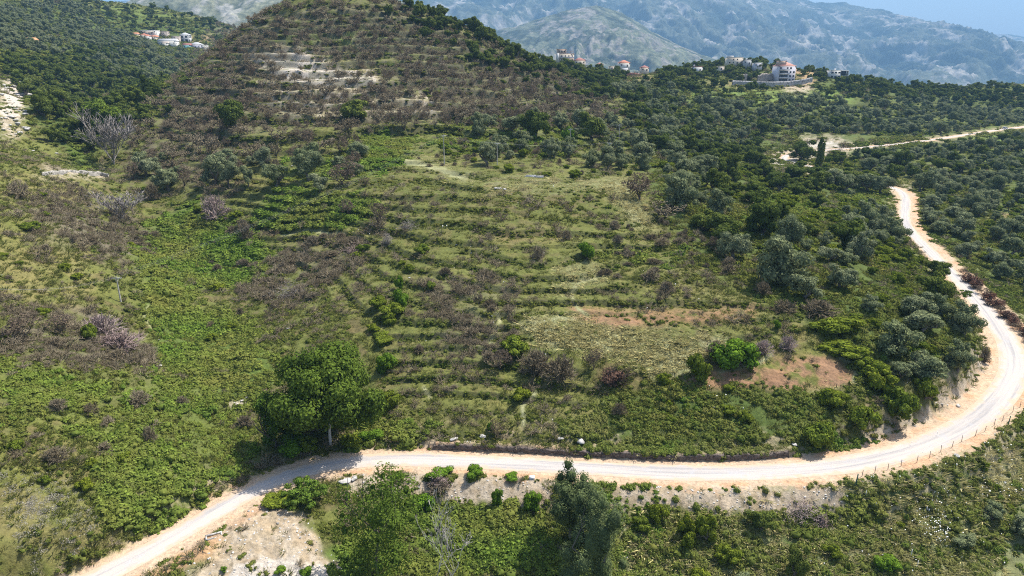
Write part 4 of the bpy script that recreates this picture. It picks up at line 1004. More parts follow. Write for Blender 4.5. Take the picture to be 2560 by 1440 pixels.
# ------------------------------------------------------------------ plants filled in by zone
ZK = dict(
    olive=(raster([(.8, [(1640, 225), (1750, 252), (2560, 275), (2800, 280), (2800, 440), (2560, 440), (2300, 440), (1900, 370), (1680, 380), (1600, 300)]), (.9, [(2280, 470), (2560, 420), (2800, 420), (2800, 760), (2560, 760), (2440, 660), (2330, 580)]),
            (1, [(-200, -10), (0, 0), (250, 20), (330, 100), (480, 130), (470, 170), (430, 200), (330, 215), (200, 140), (0, 130), (-200, 130)]), (.35, [(320, 400), (900, 390), (900, 480), (330, 470)]), (.45, [(1180, 300), (1650, 300), (1700, 430), (1180, 400)]),
            (.6, [(1650, 420), (1760, 420), (1800, 560), (1700, 560)]), (.7, [(1860, 580), (2160, 600), (2150, 720), (1900, 720)]), (.7, [(2060, 460), (2230, 460), (2250, 640), (2100, 600)]), (.6, [(2170, 780), (2420, 780), (2440, 930), (2220, 960)]),
            (.6, [(1400, 215), (1640, 220), (1640, 250), (1420, 240)])], blur=2), (3.8, 9.6), .70),
    oak=(raster([(1, [(10, 165), (300, 120), (420, 230), (330, 330), (200, 400), (60, 280)]), (1, [(2160, 212), (2560, 236), (2800, 240), (2800, 275), (2560, 272), (2090, 238)]), (1, [(960, -10), (1150, 50), (1400, 165), (1480, 190), (1560, 230), (1500, 250), (1350, 225), (1150, 145), (960, 30)]),
            (.9, [(1540, 250), (1700, 250), (1800, 330), (1800, 420), (1640, 380)]), (1, [(1620, 168), (1920, 140), (1950, 205), (1820, 205), (1600, 200)]), (.3, [(1620, 420), (2000, 420), (2200, 640), (1800, 640)]), (1, [(1380, 150), (1640, 165), (1640, 195), (1400, 200)]), (.25, [(150, -5), (590, 60), (590, 110), (300, 70)]), (.8, [(1640, 190), (2120, 190), (2160, 225), (1640, 225)]),
            (.9, [(1830, 320), (2060, 290), (2200, 340), (2020, 345), (1960, 350), (1920, 440), (1850, 440)]), (.9, [(1960, 420), (2090, 420), (2090, 480), (1960, 480)]), (.6, [(2080, 390), (2560, 350), (2560, 440), (2250, 440)]), (.5, [(330, 300), (420, 250), (430, 280), (360, 330)])], blur=2), (4, 9.5), .60),
    mastic=(raster([(1, [(1700, 420), (2240, 440), (2240, 560), (1780, 560)]), (1, [(1780, 520), (2240, 560), (2330, 680), (2300, 740), (2130, 700), (1900, 640)]), (.9, [(1640, 400), (2000, 400), (2200, 440), (2240, 540), (1760, 560)]), (.9, [(2130, 740), (2360, 720), (2420, 850), (2400, 980), (2240, 1060), (2150, 1000), (2160, 960), (2130, 880)]),
            (.9, [(2290, 480), (2420, 600), (2560, 720), (2800, 720), (2800, 480)]), (.5, [(940, 720), (1060, 720), (1000, 900), (900, 900)]), (.6, [(1060, 340), (1200, 340), (1350, 360), (1300, 430), (1050, 400)]), (.5, [(1520, 970), (2050, 980), (2060, 1110), (1520, 1090)]),
            (.5, [(180, 330), (240, 330), (250, 430), (190, 420)]), (.5, [(1680, 230), (2560, 280), (2560, 440), (1680, 380)]), (.7, [(2080, 400), (2560, 340), (2560, 440), (2250, 440)]), (.8, [(-200, -20), (580, 60), (560, 110), (470, 200), (-200, 200)]), (.3, [(880, 560), (1100, 560), (1100, 720), (880, 720)]),
            (.35, [(1560, 1290), (2560, 1060), (2800, 1060), (2800, 1440), (1560, 1440)]), (.25, [(1180, 280), (1650, 290), (1650, 440), (1180, 430)]), (.12, [(0, 480), (600, 480), (600, 1200), (0, 1300)]), (1, [(200, 0), (580, 65), (570, 100), (300, 70)])], blur=2), (2.0, 4.8), .62),
    bare=(raster([(1, [(585, 30), (960, 5), (1200, 110), (1500, 240), (1560, 300), (1300, 310), (1000, 300), (560, 340), (380, 330), (400, 210)]), (1, [(560, 130), (640, 50), (680, 120), (560, 200), (480, 330), (330, 330), (400, 200)]), (.55, [(320, 340), (900, 330), (900, 400), (340, 440)])], blur=2), (3.4, 6.2), .62),
    scorched=(raster([(.45, [(600, 60), (960, 40), (1200, 140), (1500, 240), (1560, 310), (1300, 320), (1000, 310), (560, 345), (400, 330), (420, 230)]), (.7, [(640, 240), (1100, 260), (1560, 280), (1560, 330), (1000, 320), (560, 340)]), (.4, [(320, 330), (900, 330), (900, 420), (340, 440)]),
            (.25, [(1560, 470), (1800, 540), (1800, 640), (1600, 600)]), (.2, [(850, 440), (1000, 440), (1000, 560), (850, 560)])], blur=2), (3.2, 5.5), .72),
    bareshrub=(raster([(1, [(60, 490), (230, 465), (400, 600), (390, 660), (110, 640)]), (1, [(0, 740), (180, 760), (400, 870), (400, 930), (0, 900)]), (1, [(500, 660), (640, 640), (860, 590), (1000, 560), (880, 680), (740, 780), (600, 740)]), (.5, [(1060, 680), (1280, 680), (1260, 840), (1080, 840)]),
            (1, [(1500, 570), (1720, 560), (1860, 620), (1850, 705), (1500, 700), (1520, 640)]), (1, [(1650, 725), (1830, 730), (1830, 782), (1660, 780)]), (.8, [(1200, 850), (1460, 850), (1480, 960), (1220, 960)]), (.07, [(0, 450), (900, 450), (980, 1050), (0, 1250)]), (.5, [(700, 200), (1300, 250), (1300, 330), (600, 340)]), (.05, [(980, 480), (1700, 480), (1700, 1080), (980, 1080)]),
            (.5, [(1050, 350), (1500, 360), (1500, 430), (1050, 430)]), (.5, [(1060, 900), (1260, 880), (1240, 960), (1060, 960)]), (.5, [(1290, 560), (1560, 560), (1560, 600), (1290, 600)])], blur=2), (1.4, 3.3), .50))
REG = [
    ('on the far left hillside above the grove', [(-400, -60), (300, -20), (600, 90), (480, 140), (430, 215), (200, 135), (-400, 150)]),
    ('in the dark grove on the left hillside', [(-400, 100), (300, 110), (430, 210), (330, 330), (240, 430), (-400, 330)]),
    ('on the upper part of the burnt hill', [(560, -60), (1000, -60), (1250, 120), (560, 170)]),
    ('on the left flank of the burnt hill', [(330, 140), (640, 40), (640, 345), (320, 345)]),
    ('on the stony middle of the burnt hill', [(600, 150), (1100, 150), (1100, 345), (600, 345)]),
    ('on the right flank of the burnt hill', [(950, -20), (1600, 190), (1600, 340), (1050, 340)]),
    ('in the orchard under the burnt hill', [(320, 330), (1000, 330), (1000, 490), (320, 490)]),
    ('behind the flat terrace and its poles', [(1000, 320), (1650, 320), (1650, 460), (1000, 460)]),
    ('on the knoll around the ridge houses', [(1300, 100), (2100, 100), (2100, 215), (1300, 215)]),
    ('on the far right skyline ridge', [(2080, 180), (2900, 180), (2900, 272), (2080, 250)]),
    ('on the plain between ridge and far road', [(1500, 200), (2900, 250), (2900, 330), (2100, 372), (1900, 372), (1500, 330)]),
    ('on the plain in front of the far road', [(1980, 375), (2900, 320), (2900, 470), (2250, 470)]),
    ('on the flat land right of the upper road', [(2240, 460), (2900, 440), (2900, 1000), (2560, 840), (2400, 680)]),
    ('on the slope left of the upper road', [(1600, 370), (2240, 430), (2300, 640), (1700, 640)]),
    ('inside the road bend', [(1700, 600), (2350, 600), (2480, 880), (2400, 1050), (2000, 1120), (1980, 800)]),
    ('in the weeds below the near road', [(1500, 1150), (2900, 950), (2900, 1800), (1500, 1800)]),
    ('on the left slope beside the gully', [(-400, 300), (420, 420), (640, 1200), (-400, 1600)]),
    ('in the bramble gully', [(330, 470), (980, 470), (980, 1050), (420, 1050)]),
]
RM = [(n, raster([P], blur=0)) for n, P in REG]
def region(px, py):
    for n, m in RM:
        if sample(m, np.array([px]), np.array([py]))[0] > .5: return n
    return 'on the terraces above the near road'
LANDM = [(430, 95, 'the left village houses'), (345, 85, 'the orange-roofed hut of the left village'), (510, 115, 'the rightmost white block of the left village'), (72, 105, 'the lone ochre-roofed hut'), (30, 260, 'the white rock outcrop'), (285, 330, 'the half-dead poplar'), (590, 290, 'the very dark round evergreen'),
    (888, 270, 'the dark clump on the burnt hill'), (700, 140, 'the pale scree of the burnt hill'), (820, 20, 'the burnt summit'), (1150, 80, 'the right shoulder of the burnt hill'), (640, 60, 'the left shoulder of the burnt hill'), (450, 230, 'the left foot of the burnt hill'), (1413, 150, 'the tall cream villa'), (1561, 165, 'the red-roofed ridge house'),
    (1744, 172, 'the small house with a roof barrel'), (1838, 150, 'the house on the knoll top'), (1965, 190, 'the four-storey apartment house'), (2088, 186, 'the modern white house'), (2445, 225, 'the unfinished brick house'), (2225, 220, 'the dip of the skyline ridge'), (2045, 380, 'the pointed cypress'), (1940, 400, 'the bare white cutting'),
    (2070, 365, 'the pale cut bank'), (2512, 320, 'the silver car'), (2245, 480, 'the upper road crest'), (2300, 355, 'the far road'), (2275, 600, 'the narrow upper road'), (2405, 740, 'the umbrella-shaped tree'), (1950, 640, 'the broadest dark olive'), (2005, 720, 'the leaning olive'), (1705, 480, 'the big bluish olive'), (1597, 460, 'the drab half-dead olive'),
    (1527, 380, 'the large pale terrace olive'), (1240, 370, 'the solitary round olive'), (1111, 380, 'the tall utility pole'), (1466, 625, 'the vivid green shrub'), (1990, 750, 'the reddish strip of soil'), (1900, 940, 'the reddish clearing'), (2098, 800, 'the glossy yellow-green bush'), (2245, 990, 'the rocky cutting'), (1535, 935, 'the red-brown dead bush'),
    (1550, 850, 'the pale straw field'), (1000, 750, 'the three terrace bushes'), (820, 980, 'the plane tree'), (538, 520, 'the pinkish dome bush'), (305, 500, 'the spreading leafless grey tree'), (302, 720, 'the left utility pole'), (260, 860, 'the dead thicket'), (100, 560, 'the burnt brushland on the left'), (500, 850, 'the bramble gully'), (600, 440, 'the orchard row'),
    (1425, 1250, 'the foreground olive pair'), (2140, 1190, 'the fence corner'), (2320, 1280, 'the white flowers'), (1765, 1300, 'the round broom bushes'), (1600, 1120, 'the retaining wall'), (700, 660, 'the grey brush on the slope'), (1700, 700, 'the brown thorn band'), (1800, 270, 'the bright green meadow'), (2450, 600, 'the flat land by the right edge'), (2400, 430, 'the fields right of the road crest')]
_LM = np.array([(a, b) for a, b, c in LANDM], float)
def where_at(px, py):
    sc_ = 1.0 if py > 420 else 1.6
    d = np.hypot(_LM[:, 0] - px, (_LM[:, 1] - py) * 1.6 * (1 if py > 420 else 1.3)); i = int(np.argmin(d)); dx, dy = px - _LM[i, 0], (py - _LM[i, 1]) * 1.5
    near = d[i] * (2.2 if py < 260 else 1.0)
    a = ('right of' if dx > 0 else 'left of') if abs(dx) > abs(dy) * 2.2 else ('above' if dy < 0 else 'below') if abs(dy) > abs(dx) * 2.2 else (('above' if dy < 0 else 'below') + ' and ' + ('right of' if dx > 0 else 'left of'))
    return ('just ' if near < 60 else '' if near < 150 else 'far ') + a + ' ' + LANDM[i][2]
LOOK = dict(olive='grey-green olive', oak='dark evergreen tree', mastic='yellow-green shrub', bare='leafless burnt tree', scorched='scorched brown tree', bareshrub='leafless brown bush')

rg = rnd(99)
N_ = 260000
cand = np.stack([rg.uniform(-520, 760, N_), 28 + 980 * rg.uniform(0, 1, N_) ** 1.1], 1)
cand = cand[(np.abs(cand[:, 0] / cand[:, 1]) < 1.0)]
ci = np.clip(np.searchsorted(GYS, cand[:, 1]), 1, len(GYS) - 1); cj = np.clip(np.searchsorted(GTA, cand[:, 0] / cand[:, 1]), 1, len(GTA) - 1)
cz = zat(cand[:, 0], cand[:, 1])
el = (GZV - H0) / GYS[:, None]; cmx = np.maximum.accumulate(el, 0)
cvis = ((cz + 3.5 - H0) / cand[:, 1] >= cmx[np.maximum(ci - 1, 0), cj] - .002)
cpx, cpy = project(cand[:, 0], cand[:, 1], cz)
inside = (cpx > -260) & (cpx < 2820) & (cpy > -60) & (cpy < 1700)
cd, cs, _, ck = road_info(cand[:, 0], cand[:, 1])
okc = cvis & inside & (cd > 5.5)
GR = {}
def clash(x, y, r):
    gx, gy = int(x // 8), int(y // 8)
    for a in (gx - 1, gx, gx + 1):
        for b in (gy - 1, gy, gy + 1):
            for (X, Y, R) in GR.get((a, b), ()):
                if (X - x) ** 2 + (Y - y) ** 2 < (r + R) ** 2: return True
    return False
def occupy(x, y, r): GR.setdefault((int(x // 8), int(y // 8)), []).append((x, y, r))
for (x, y, r) in TAKEN: occupy(x, y, r * .8)
KEEP = []      # house plots and look-outs kept free: filled by the list below
for (px, py, rr) in [(430, 100, 0)]: pass
kn = list(ZK)
DEN = {k: sample(ZK[k][0], cpx, cpy) * np.where(cpy < 300, 1 - .75 * np.clip(sample(Z_WHITE, cpx, cpy), 0, 1), 1) for k in kn}
patch = fbm(cand[:, 0] / 17, cand[:, 1] / 17, 777, 3)
order = np.where(okc)[0]
FREE = raster([(1, [(1535, 174), (1645, 182), (1645, 202), (1560, 200)]), (1, [(1690, 190), (1850, 204), (1850, 218), (1690, 206)]), (1, [(1955, 205), (2045, 200), (2030, 236), (1960, 236)]), (1, [(1200, 455), (1560, 455), (1600, 560), (1250, 555)]), (1, [(1420, 770), (1900, 760), (1990, 860), (1720, 950), (1300, 850)]), (1, [(1700, 900), (2130, 890), (2150, 970), (1720, 970)]), (1, [(600, 1240), (700, 1250), (860, 1440), (400, 1440)]),
               (1, [(335, 80), (400, 82), (420, 90), (475, 88), (545, 108), (530, 126), (400, 124), (330, 98)]), (1, [(1935, 185), (1995, 185), (2030, 205), (2030, 222), (1850, 222), (1850, 208)]), (1, [(1390, 150), (1440, 150), (1440, 172), (1390, 172)]), (1, [(2070, 185), (2130, 185), (2130, 205), (2060, 205)]),
               (1, [(1895, 335), (2120, 335), (2300, 345), (2560, 308), (2800, 290), (2800, 318), (2560, 342), (2400, 364), (2130, 396), (1990, 408), (1960, 435), (1905, 435)])], blur=0)
free = sample(FREE, cpx, cpy) > .5
PL = {k: [] for k in kn}
for i in order:
    if free[i]: continue
    k = kn[int(rg.integers(len(kn)))]
    dn = DEN[k][i] * (1.25 if patch[i] > .5 else .6)
    if rg.random() > dn: continue
    lo, hi, sp = *ZK[k][1], ZK[k][2]
    w = lo + (hi - lo) * rg.random() ** 1.6
    if cpy[i] > 900 and k == 'mastic': w *= .6
    x, y = cand[i]
    if clash(x, y, w * .5 * sp): continue
    if cd[i] < 3.6 + w * .5: continue
    occupy(x, y, w * .5 * sp); PL[k].append((x, y, cz[i], w, cpx[i], cpy[i]))
print({k: len(v) for k, v in PL.items()})

# ------------------------------------------------------------------ scattering for what nobody could count
def scatter(name, P, S, RZ, IDX, sources, label, cat):
    me = bpy.data.meshes.new(name); P = np.asarray(P, np.float32)
    me.vertices.add(len(P)); me.vertices.foreach_set('co', P.ravel())
    a = me.attributes.new('sc', 'FLOAT_VECTOR', 'POINT'); a.data.foreach_set('vector', np.asarray(S, np.float32).ravel())
    a = me.attributes.new('rz', 'FLOAT', 'POINT'); a.data.foreach_set('value', np.asarray(RZ, np.float32))
    a = me.attributes.new('idx', 'INT', 'POINT'); a.data.foreach_set('value', np.asarray(IDX, np.int32))
    o = link(name, me); tag(o, label, cat, kind='stuff')
    ng = bpy.data.node_groups.new(name + '_nodes', 'GeometryNodeTree')
    ng.interface.new_socket('Geometry', in_out='INPUT', socket_type='NodeSocketGeometry'); ng.interface.new_socket('Geometry', in_out='OUTPUT', socket_type='NodeSocketGeometry')
    gi = ng.nodes.new('NodeGroupInput'); go = ng.nodes.new('NodeGroupOutput'); ip = ng.nodes.new('GeometryNodeInstanceOnPoints'); jn = ng.nodes.new('GeometryNodeJoinGeometry')
    for s in reversed(sources):
        n = ng.nodes.new('GeometryNodeObjectInfo'); n.inputs['Object'].default_value = s; n.inputs['As Instance'].default_value = True; n.transform_space = 'ORIGINAL'
        ng.links.new(n.outputs['Geometry'], jn.inputs[0])
    def na(nm, t):
        n = ng.nodes.new('GeometryNodeInputNamedAttribute'); n.data_type = t; n.inputs[0].default_value = nm
        return [s for s in n.outputs if s.enabled and s.name == 'Attribute'][0]
    cx = ng.nodes.new('ShaderNodeCombineXYZ'); ng.links.new(na('rz', 'FLOAT'), cx.inputs[2])
    ng.links.new(gi.outputs[0], ip.inputs['Points']); ng.links.new(jn.outputs[0], ip.inputs['Instance'])
    ip.inputs['Pick Instance'].default_value = True
    ng.links.new(na('idx', 'INT'), ip.inputs['Instance Index']); ng.links.new(cx.outputs[0], ip.inputs['Rotation']); ng.links.new(na('sc', 'FLOAT_VECTOR'), ip.inputs['Scale'])
    ng.links.new(ip.outputs[0], go.inputs[0])
    md = o.modifiers.new('scatter', 'NODES'); md.node_group = ng
    return o

NAMED = []
PLURAL = dict(olive=('distant_olive_grove', 'far-off grey-green olive trees merging into one grove'), oak=('distant_evergreen_wood', 'far-off dark evergreen trees merging into one wood'), mastic=('distant_scrub', 'far-off yellow-green scrub merging into one cover'),
              bare=('distant_burnt_wood', 'far-off leafless burnt trees merging into one wood'), scorched=('distant_scorched_wood', 'far-off scorched brown trees merging into one wood'), bareshrub=('distant_dead_scrub', 'far-off leafless bushes merging into one thicket'))
for k, L in PL.items():
    L.sort(key=lambda t: -t[3] / t[1])
    exn = 0
    own = []
    for (x, y, z, w, px, py) in L:
        vis_in = -30 < px < 2590 and -30 < py < 1480
        if len(own) < 290 - exn and vis_in:
            reg = region(px, py); lo, hi = ZK[k][1]; f = (w - lo) / (hi - lo)
            size = 'small' if f < .2 else 'large' if f > .62 else 'mid-sized'
            NAMED.append((plant(k, (x, y, z), w, random.uniform(.75, 1.3)), size, LOOK[k], where_at(px, py), px, py))
            own.append(1)
        else:
            L2 = PLURAL[k]; KEEP.append((k, x, y, z, w))
    rest = [r[1:] for r in KEEP if r[0] == k]
    if rest:
        R_ = np.array(rest); n = len(R_)
        src = []
        for v in KIND[k]['var']:
            part = v[1][1] if k in ('bare',) else v[0][1] if k not in ('scorched',) else v[2][1]
            s = next((o for o in COL.objects if o.type == 'MESH' and o.data == part), None)
            if s is not None: src.append(s)
        if src:
            sc = R_[:, 3:4] / 2 * np.array([[1, 1, 1]]) * rg.uniform(.85, 1.15, (n, 3))
            scatter(PLURAL[k][0], R_[:, :3] - [0, 0, .1], sc, rg.uniform(0, 6.28, n), rg.integers(0, len(src), n), src, PLURAL[k][1], 'trees' if KIND[k]['cat'] == 'tree' else 'bushes')

ORD = ['leftmost', 'second from left', 'third from left', 'fourth from left', 'fifth from left', 'sixth from left', 'seventh from left']
bylab = {}
for t in NAMED: bylab.setdefault((t[1], t[2], t[3]), []).append(t)
for (size, look, wh), L in bylab.items():
    L.sort(key=lambda t: t[4]); base = size + ' ' + look + ' ' + wh
    if len(base.split()) > 16: base = look + ' ' + wh
    for i, t in enumerate(L):
        lb = base
        if 1 < len(L) <= 7:
            o_ = ['left one', 'right one'][i] if len(L) == 2 else ('rightmost' if i == len(L) - 1 else ORD[i])
            if len((base + ', ' + o_).split()) <= 16: lb = base + ', ' + o_
        tag(t[0], lb, group=(look + ('es ' if look.endswith('bush') else 's ')) + wh)

# ------------------------------------------------------------------ ground cover
def sources(base, cat, label, mk, n, spots, m):
    out = []
    for i in range(n):
        me = setm(mk(i), ML[m] if m in ML else MB[m]); p = hit(*spots[i % len(spots)]) or (0, 90, 0)
        o = link(base, me); o.location = p; o.rotation_euler = (0, 0, i * 1.3); tag(o, label + ', ' + ['leftmost', 'second from left', 'third from left', 'rightmost'][i if n == 4 or i < 2 else 3], cat, base.replace('_', ' ') + 's'); out.append(o)
    return out
SRC = dict(
    fern=sources('bramble_clump', 'shrub', 'low bright bramble clump growing at the edge of the gully thicket', lambda i: dome('bramble_clump', 800 + i, 70, .62, .5, .24, .6, 4), 4, [(420, 860), (480, 620), (560, 700), (600, 880)], 'fern'),
    weed=sources('weed_clump', 'plant', 'leafy dark green weed clump below the near road', lambda i: dome('weed_clump', 820 + i, 64, .5, .55, .22, .42, 3, jit=.9), 4, [(1620, 1400), (1960, 1370), (2200, 1330), (2300, 1300)], 'weed'),
    heath=sources('heath_clump', 'shrub', 'low dull green heath clump on the terraces', lambda i: dome('heath_clump', 840 + i, 60, .55, .38, .20, .5, 3, jit=.8), 4, [(1100, 900), (1150, 560), (1250, 700), (1420, 1030)], 'heath'),
    grass=sources('grass_tuft', 'grass', 'dry yellowish grass tuft standing on the open slope', lambda i: tuft('grass_tuft', 860 + i, 22, .5, .42, .07), 4, [(100, 700), (150, 640), (1180, 620), (1500, 700)], 'grass'),
    pale=sources('straw_tuft', 'grass', 'pale straw tuft on the flattened hay field', lambda i: tuft('straw_tuft', 880 + i, 20, .6, .22, .06), 3, [(1400, 850), (1550, 850), (1650, 870)], 'pale'),
    twig=sources('twig_clump', 'shrub', 'low dead twig clump lying in the scrub', lambda i: bare_shrub('twig_clump', 900 + i, 20, .7, .55, .014, sub=4), 3, [(200, 600), (700, 700), (1150, 860)], 'twig'),
    grey=sources('grey_brush', 'shrub', 'pale grey spiny cushion on the lower left slope', lambda i: dome('grey_brush', 920 + i, 60, .5, .35, .13, .3, 3, core=False, jit=1.), 3, [(40, 1340), (60, 1300), (90, 1270)], 'grey'))
GREY = raster([(1, [(30, 1240), (120, 1220), (130, 1290), (40, 1330)]), (1, [(0, 1310), (40, 1320), (20, 1400), (0, 1400)]), (.4, [(0, 1180), (200, 1180), (200, 1380), (0, 1440)])], blur=2)
rows, cols = GZV.shape
sel = rnd(5).integers(0, rows * cols, 420000)
elf = el.ravel(); cmf = cmx.ravel()
sel = sel[(elf[sel] >= cmf[sel] - .01)]
gx_ = GXV.ravel()[sel]; gy_ = GYV.ravel()[sel]; gz_ = GZV.ravel()[sel]
px_, py_ = project(gx_, gy_, gz_)
m_ = (gy_ < 1000) & (gy_ > 30) & (px_ > -200) & (px_ < 2760) & (py_ < 1650)
FF = GINFO['f'].ravel()[sel]; TT = GINFO['T'].ravel()[sel]
dd_ = GINFO['d'].ravel()[sel]; ww_ = GINFO['w'].ravel()[sel]
m_ &= (dd_ > ww_ + .45)
gx_, gy_, gz_, px_, py_, dd_, ww_, FF, TT = [a[m_] for a in (gx_, gy_, gz_, px_, py_, dd_, ww_, FF, TT)]
q1 = fbm(gx_ / 5, gy_ / 5, 61, 3); q2 = fbm(gx_ / 1.7, gy_ / 1.7, 62, 2); rr_ = rnd(6).random(len(gx_)); r2_ = rnd(8).random(len(gx_))
wpx = px_ + (q1 - .5) * 70; wpy = py_ + (q2 - .5) * 50
fern = sample(Z_FERN, wpx, wpy); lush = sample(Z_LUSH, wpx, wpy); dry = sample(Z_DRY, wpx, wpy); straw = sample(Z_STRAW, wpx, wpy); white = sample(Z_WHITE, wpx, wpy); red = sample(Z_RED, px_ + (wpx - px_) * .25, py_ + (wpy - py_) * .2); org = sample(Z_ORANGE, wpx, wpy); ash = sample(Z_ASH, wpx, wpy); gre = sample(GREY, wpx, wpy); smooth = sample(M_SMOOTH, wpx, wpy)
tan = sample(Z_TAN, wpx, wpy); bare_ = np.clip(white * .9 + red * .95 + org + tan * .97, 0, 1) * np.where(gy_ < 110, 1, .8)
typ = np.full(len(gx_), '', dtype='U6')
def put(name, mask):
    typ[(typ == '') & mask] = name
put('skip', rr_ < bare_ * .93)
put('skip', sample(Z_PATH, px_ + (fbm(gx_ / 14, gy_ / 14, 51, 4) - .5) * 16, py_ + (fbm(gx_ / 3.1, gy_ / 3.1, 52, 4) - .5) * 8, 1280, 720) > .25)
put('grey', r2_ < gre * .8)
q3 = fbm(gx_ / 11, gy_ / 11, 63, 2)
put('fern', (r2_ < fern * np.where(q3 > .45, .9, .25)) & (q2 > .32))
put('pale', (r2_ < straw * 1.0) & (q2 > .25))
put('pale', (gy_ < 110) & (py_ > 1100) & (px_ > 1500) & (r2_ < .10) & (q2 > .5))
put('weed', (gy_ < 130) & (r2_ < lush * np.where(q3 > .5, .75, .3)) & (q1 > .38))
put('weed', (gy_ < 110) & (py_ > 1100) & (px_ > 1450) & (r2_ < .8) & (q1 > .3))
put('twig', (r2_ < .04 + .38 * ash * np.where(gy_ < 240, 1, .5)) & (q1 > .44))
put('heath', (px_ < 420) & (py_ > 1100) & (r2_ < .40) & (q2 > .4))
put('grass', (px_ < 420) & (py_ > 1100) & (r2_ < .85))
put('grass', (q2 > .45 - .15 * dry) & (r2_ < .46 + .3 * dry - .28 * TT) & (smooth < .95) & ~((TT > .3) & (FF > .7)))
put('heath', np.where(TT > .3, (FF > .72) & (r2_ < .75) | (r2_ < .14) & (q1 > .45), (q1 * .6 + q2 * .4 > .44) & (r2_ < .62 + .3 * lush - .35 * smooth)))
info = dict(fern=('bramble_cover', 'bright green brambles covering the gully and lower slopes', 'brambles', 1.3), weed=('weed_cover', 'tall green weeds covering the verge below the road', 'weeds', 1.05), heath=('heath_cover', 'low dull green heath covering the terraced slopes', 'heath', 1.),
            grass=('grass_cover', 'yellowish grass between the bushes on the slopes', 'grass', 1.), pale=('straw_cover', 'pale flattened straw on the open field', 'straw', 1.5), twig=('dead_twig_cover', 'grey dead twigs scattered over the burnt slopes', 'twigs', 1.3), grey=('spiny_cushion_cover', 'pale grey spiny cushions on the lower left slope', 'cushions', 1.0))
for t, (nm, lb, ct, s0) in info.items():
    k = np.where(typ == t)[0]
    if not len(k): continue
    r = rnd(len(nm)); n = len(k)
    far = 1 + np.clip((gy_[k] - 90) / 170, 0, 4.5)
    s = s0 * far * (r.uniform(.45, 1.0, n) + .9 * r.random(n) ** 4)
    P = np.stack([gx_[k] + r.uniform(-.4, .4, n), gy_[k] + r.uniform(-.3, .3, n), gz_[k] - .06 * s], 1)
    if t == 'heath': s = s * (1 + .6 * lush[k]) * np.where((TT[k] > .3) & (gy_[k] < 240), .8, 1)
    hsv = r.uniform(.7, 1.3, n) * np.where(far > 1.6, .75, 1)
    scatter(nm, P, np.stack([s, s, s * hsv], 1), r.uniform(0, 6.28, n), r.integers(0, len(SRC[t]), n), SRC[t], lb, ct)
    print(nm, n)

# ------------------------------------------------------------------ the paved strip of the road
def road_strip():
    k = np.where(RS[:, 1] < 900)[0]
    P = RS[k]; N = RN[k]; wd = WIDE[k]
    lat = np.linspace(-1, 1, 13); n = len(P)
    al = np.arange(n) * 1.2
    hw = 1.75 + wd * .45 + (vnoise(al / 6, al * 0, 3) - .5) * .35
    off = -.1 - wd * .25
    L = lat[None, :] * hw[:, None] + off[:, None]
    X = P[:, 0:1] + N[:, 0:1] * L; Y = P[:, 1:2] + N[:, 1:2] * L
    Z = P[:, 2:3] - .05 + .012 + .06 * (1 - lat[None] ** 2) + 0 * L
    idx = np.arange(n * 13).reshape(n, 13)
    F = np.stack([idx[:-1, :-1], idx[1:, :-1], idx[1:, 1:], idx[:-1, 1:]], -1).reshape(-1, 4)
    me = make_mesh('road', np.stack([X.ravel(), Y.ravel(), Z.ravel()], 1), F, smooth=True)
    a = me.attributes.new('uvw', 'FLOAT_VECTOR', 'POINT')
    a.data.foreach_set('vector', np.stack([np.repeat(al, 13), (L * 1.0).ravel(), np.abs(lat[None] + 0 * L).ravel()], 1).astype(np.float32).ravel())
    m, nt, b = mat('worn_pale_paving', rough=.85, spec=.2)
    at = nt.nodes.new('ShaderNodeAttribute'); at.attribute_name = 'uvw'
    mp = nt.nodes.new('ShaderNodeMapping'); mp.inputs['Scale'].default_value = (.05, 1.6, 1); nt.links.new(at.outputs[1], mp.inputs[0])
    n1 = noise_node(nt, 1.0, 4, mp.outputs[0]); n2 = noise_node(nt, .6, 4, worldpos(nt)); n3 = noise_node(nt, 9, 3, worldpos(nt))
    c = ramp(nt, n1.outputs[0], [(.36, (.30, .285, .275)), (.5, (.40, .365, .335)), (.62, (.47, .415, .35))]).outputs[0]
    c = mixrgb(nt, maprange(nt, n2.outputs[0], .52, .64, 0, .6), c, (.36, .355, .36))
    c = mixrgb(nt, 1.0, c, ramp(nt, n3.outputs[0], [(.3, (.82, .82, .82)), (.6, (1.06, 1.06, 1.06))]).outputs[0], 'MULTIPLY')
    sp = nt.nodes.new('ShaderNodeSeparateXYZ'); nt.links.new(at.outputs[1], sp.inputs[0])
    ad = nt.nodes.new('ShaderNodeMath'); ad.operation = 'ADD'; nt.links.new(sp.outputs[2], ad.inputs[0]); nt.links.new(maprange(nt, n2.outputs[0], .3, .7, -.35, .35), ad.inputs[1])
    c = mixrgb(nt, maprange(nt, ad.outputs[0], .55, .95, 0, 1), c, (.45, .345, .245))
    nt.links.new(c, b.inputs['Base Color'])
    o = link('road', me, mat=m); o['kind'] = 'structure'
road_strip()

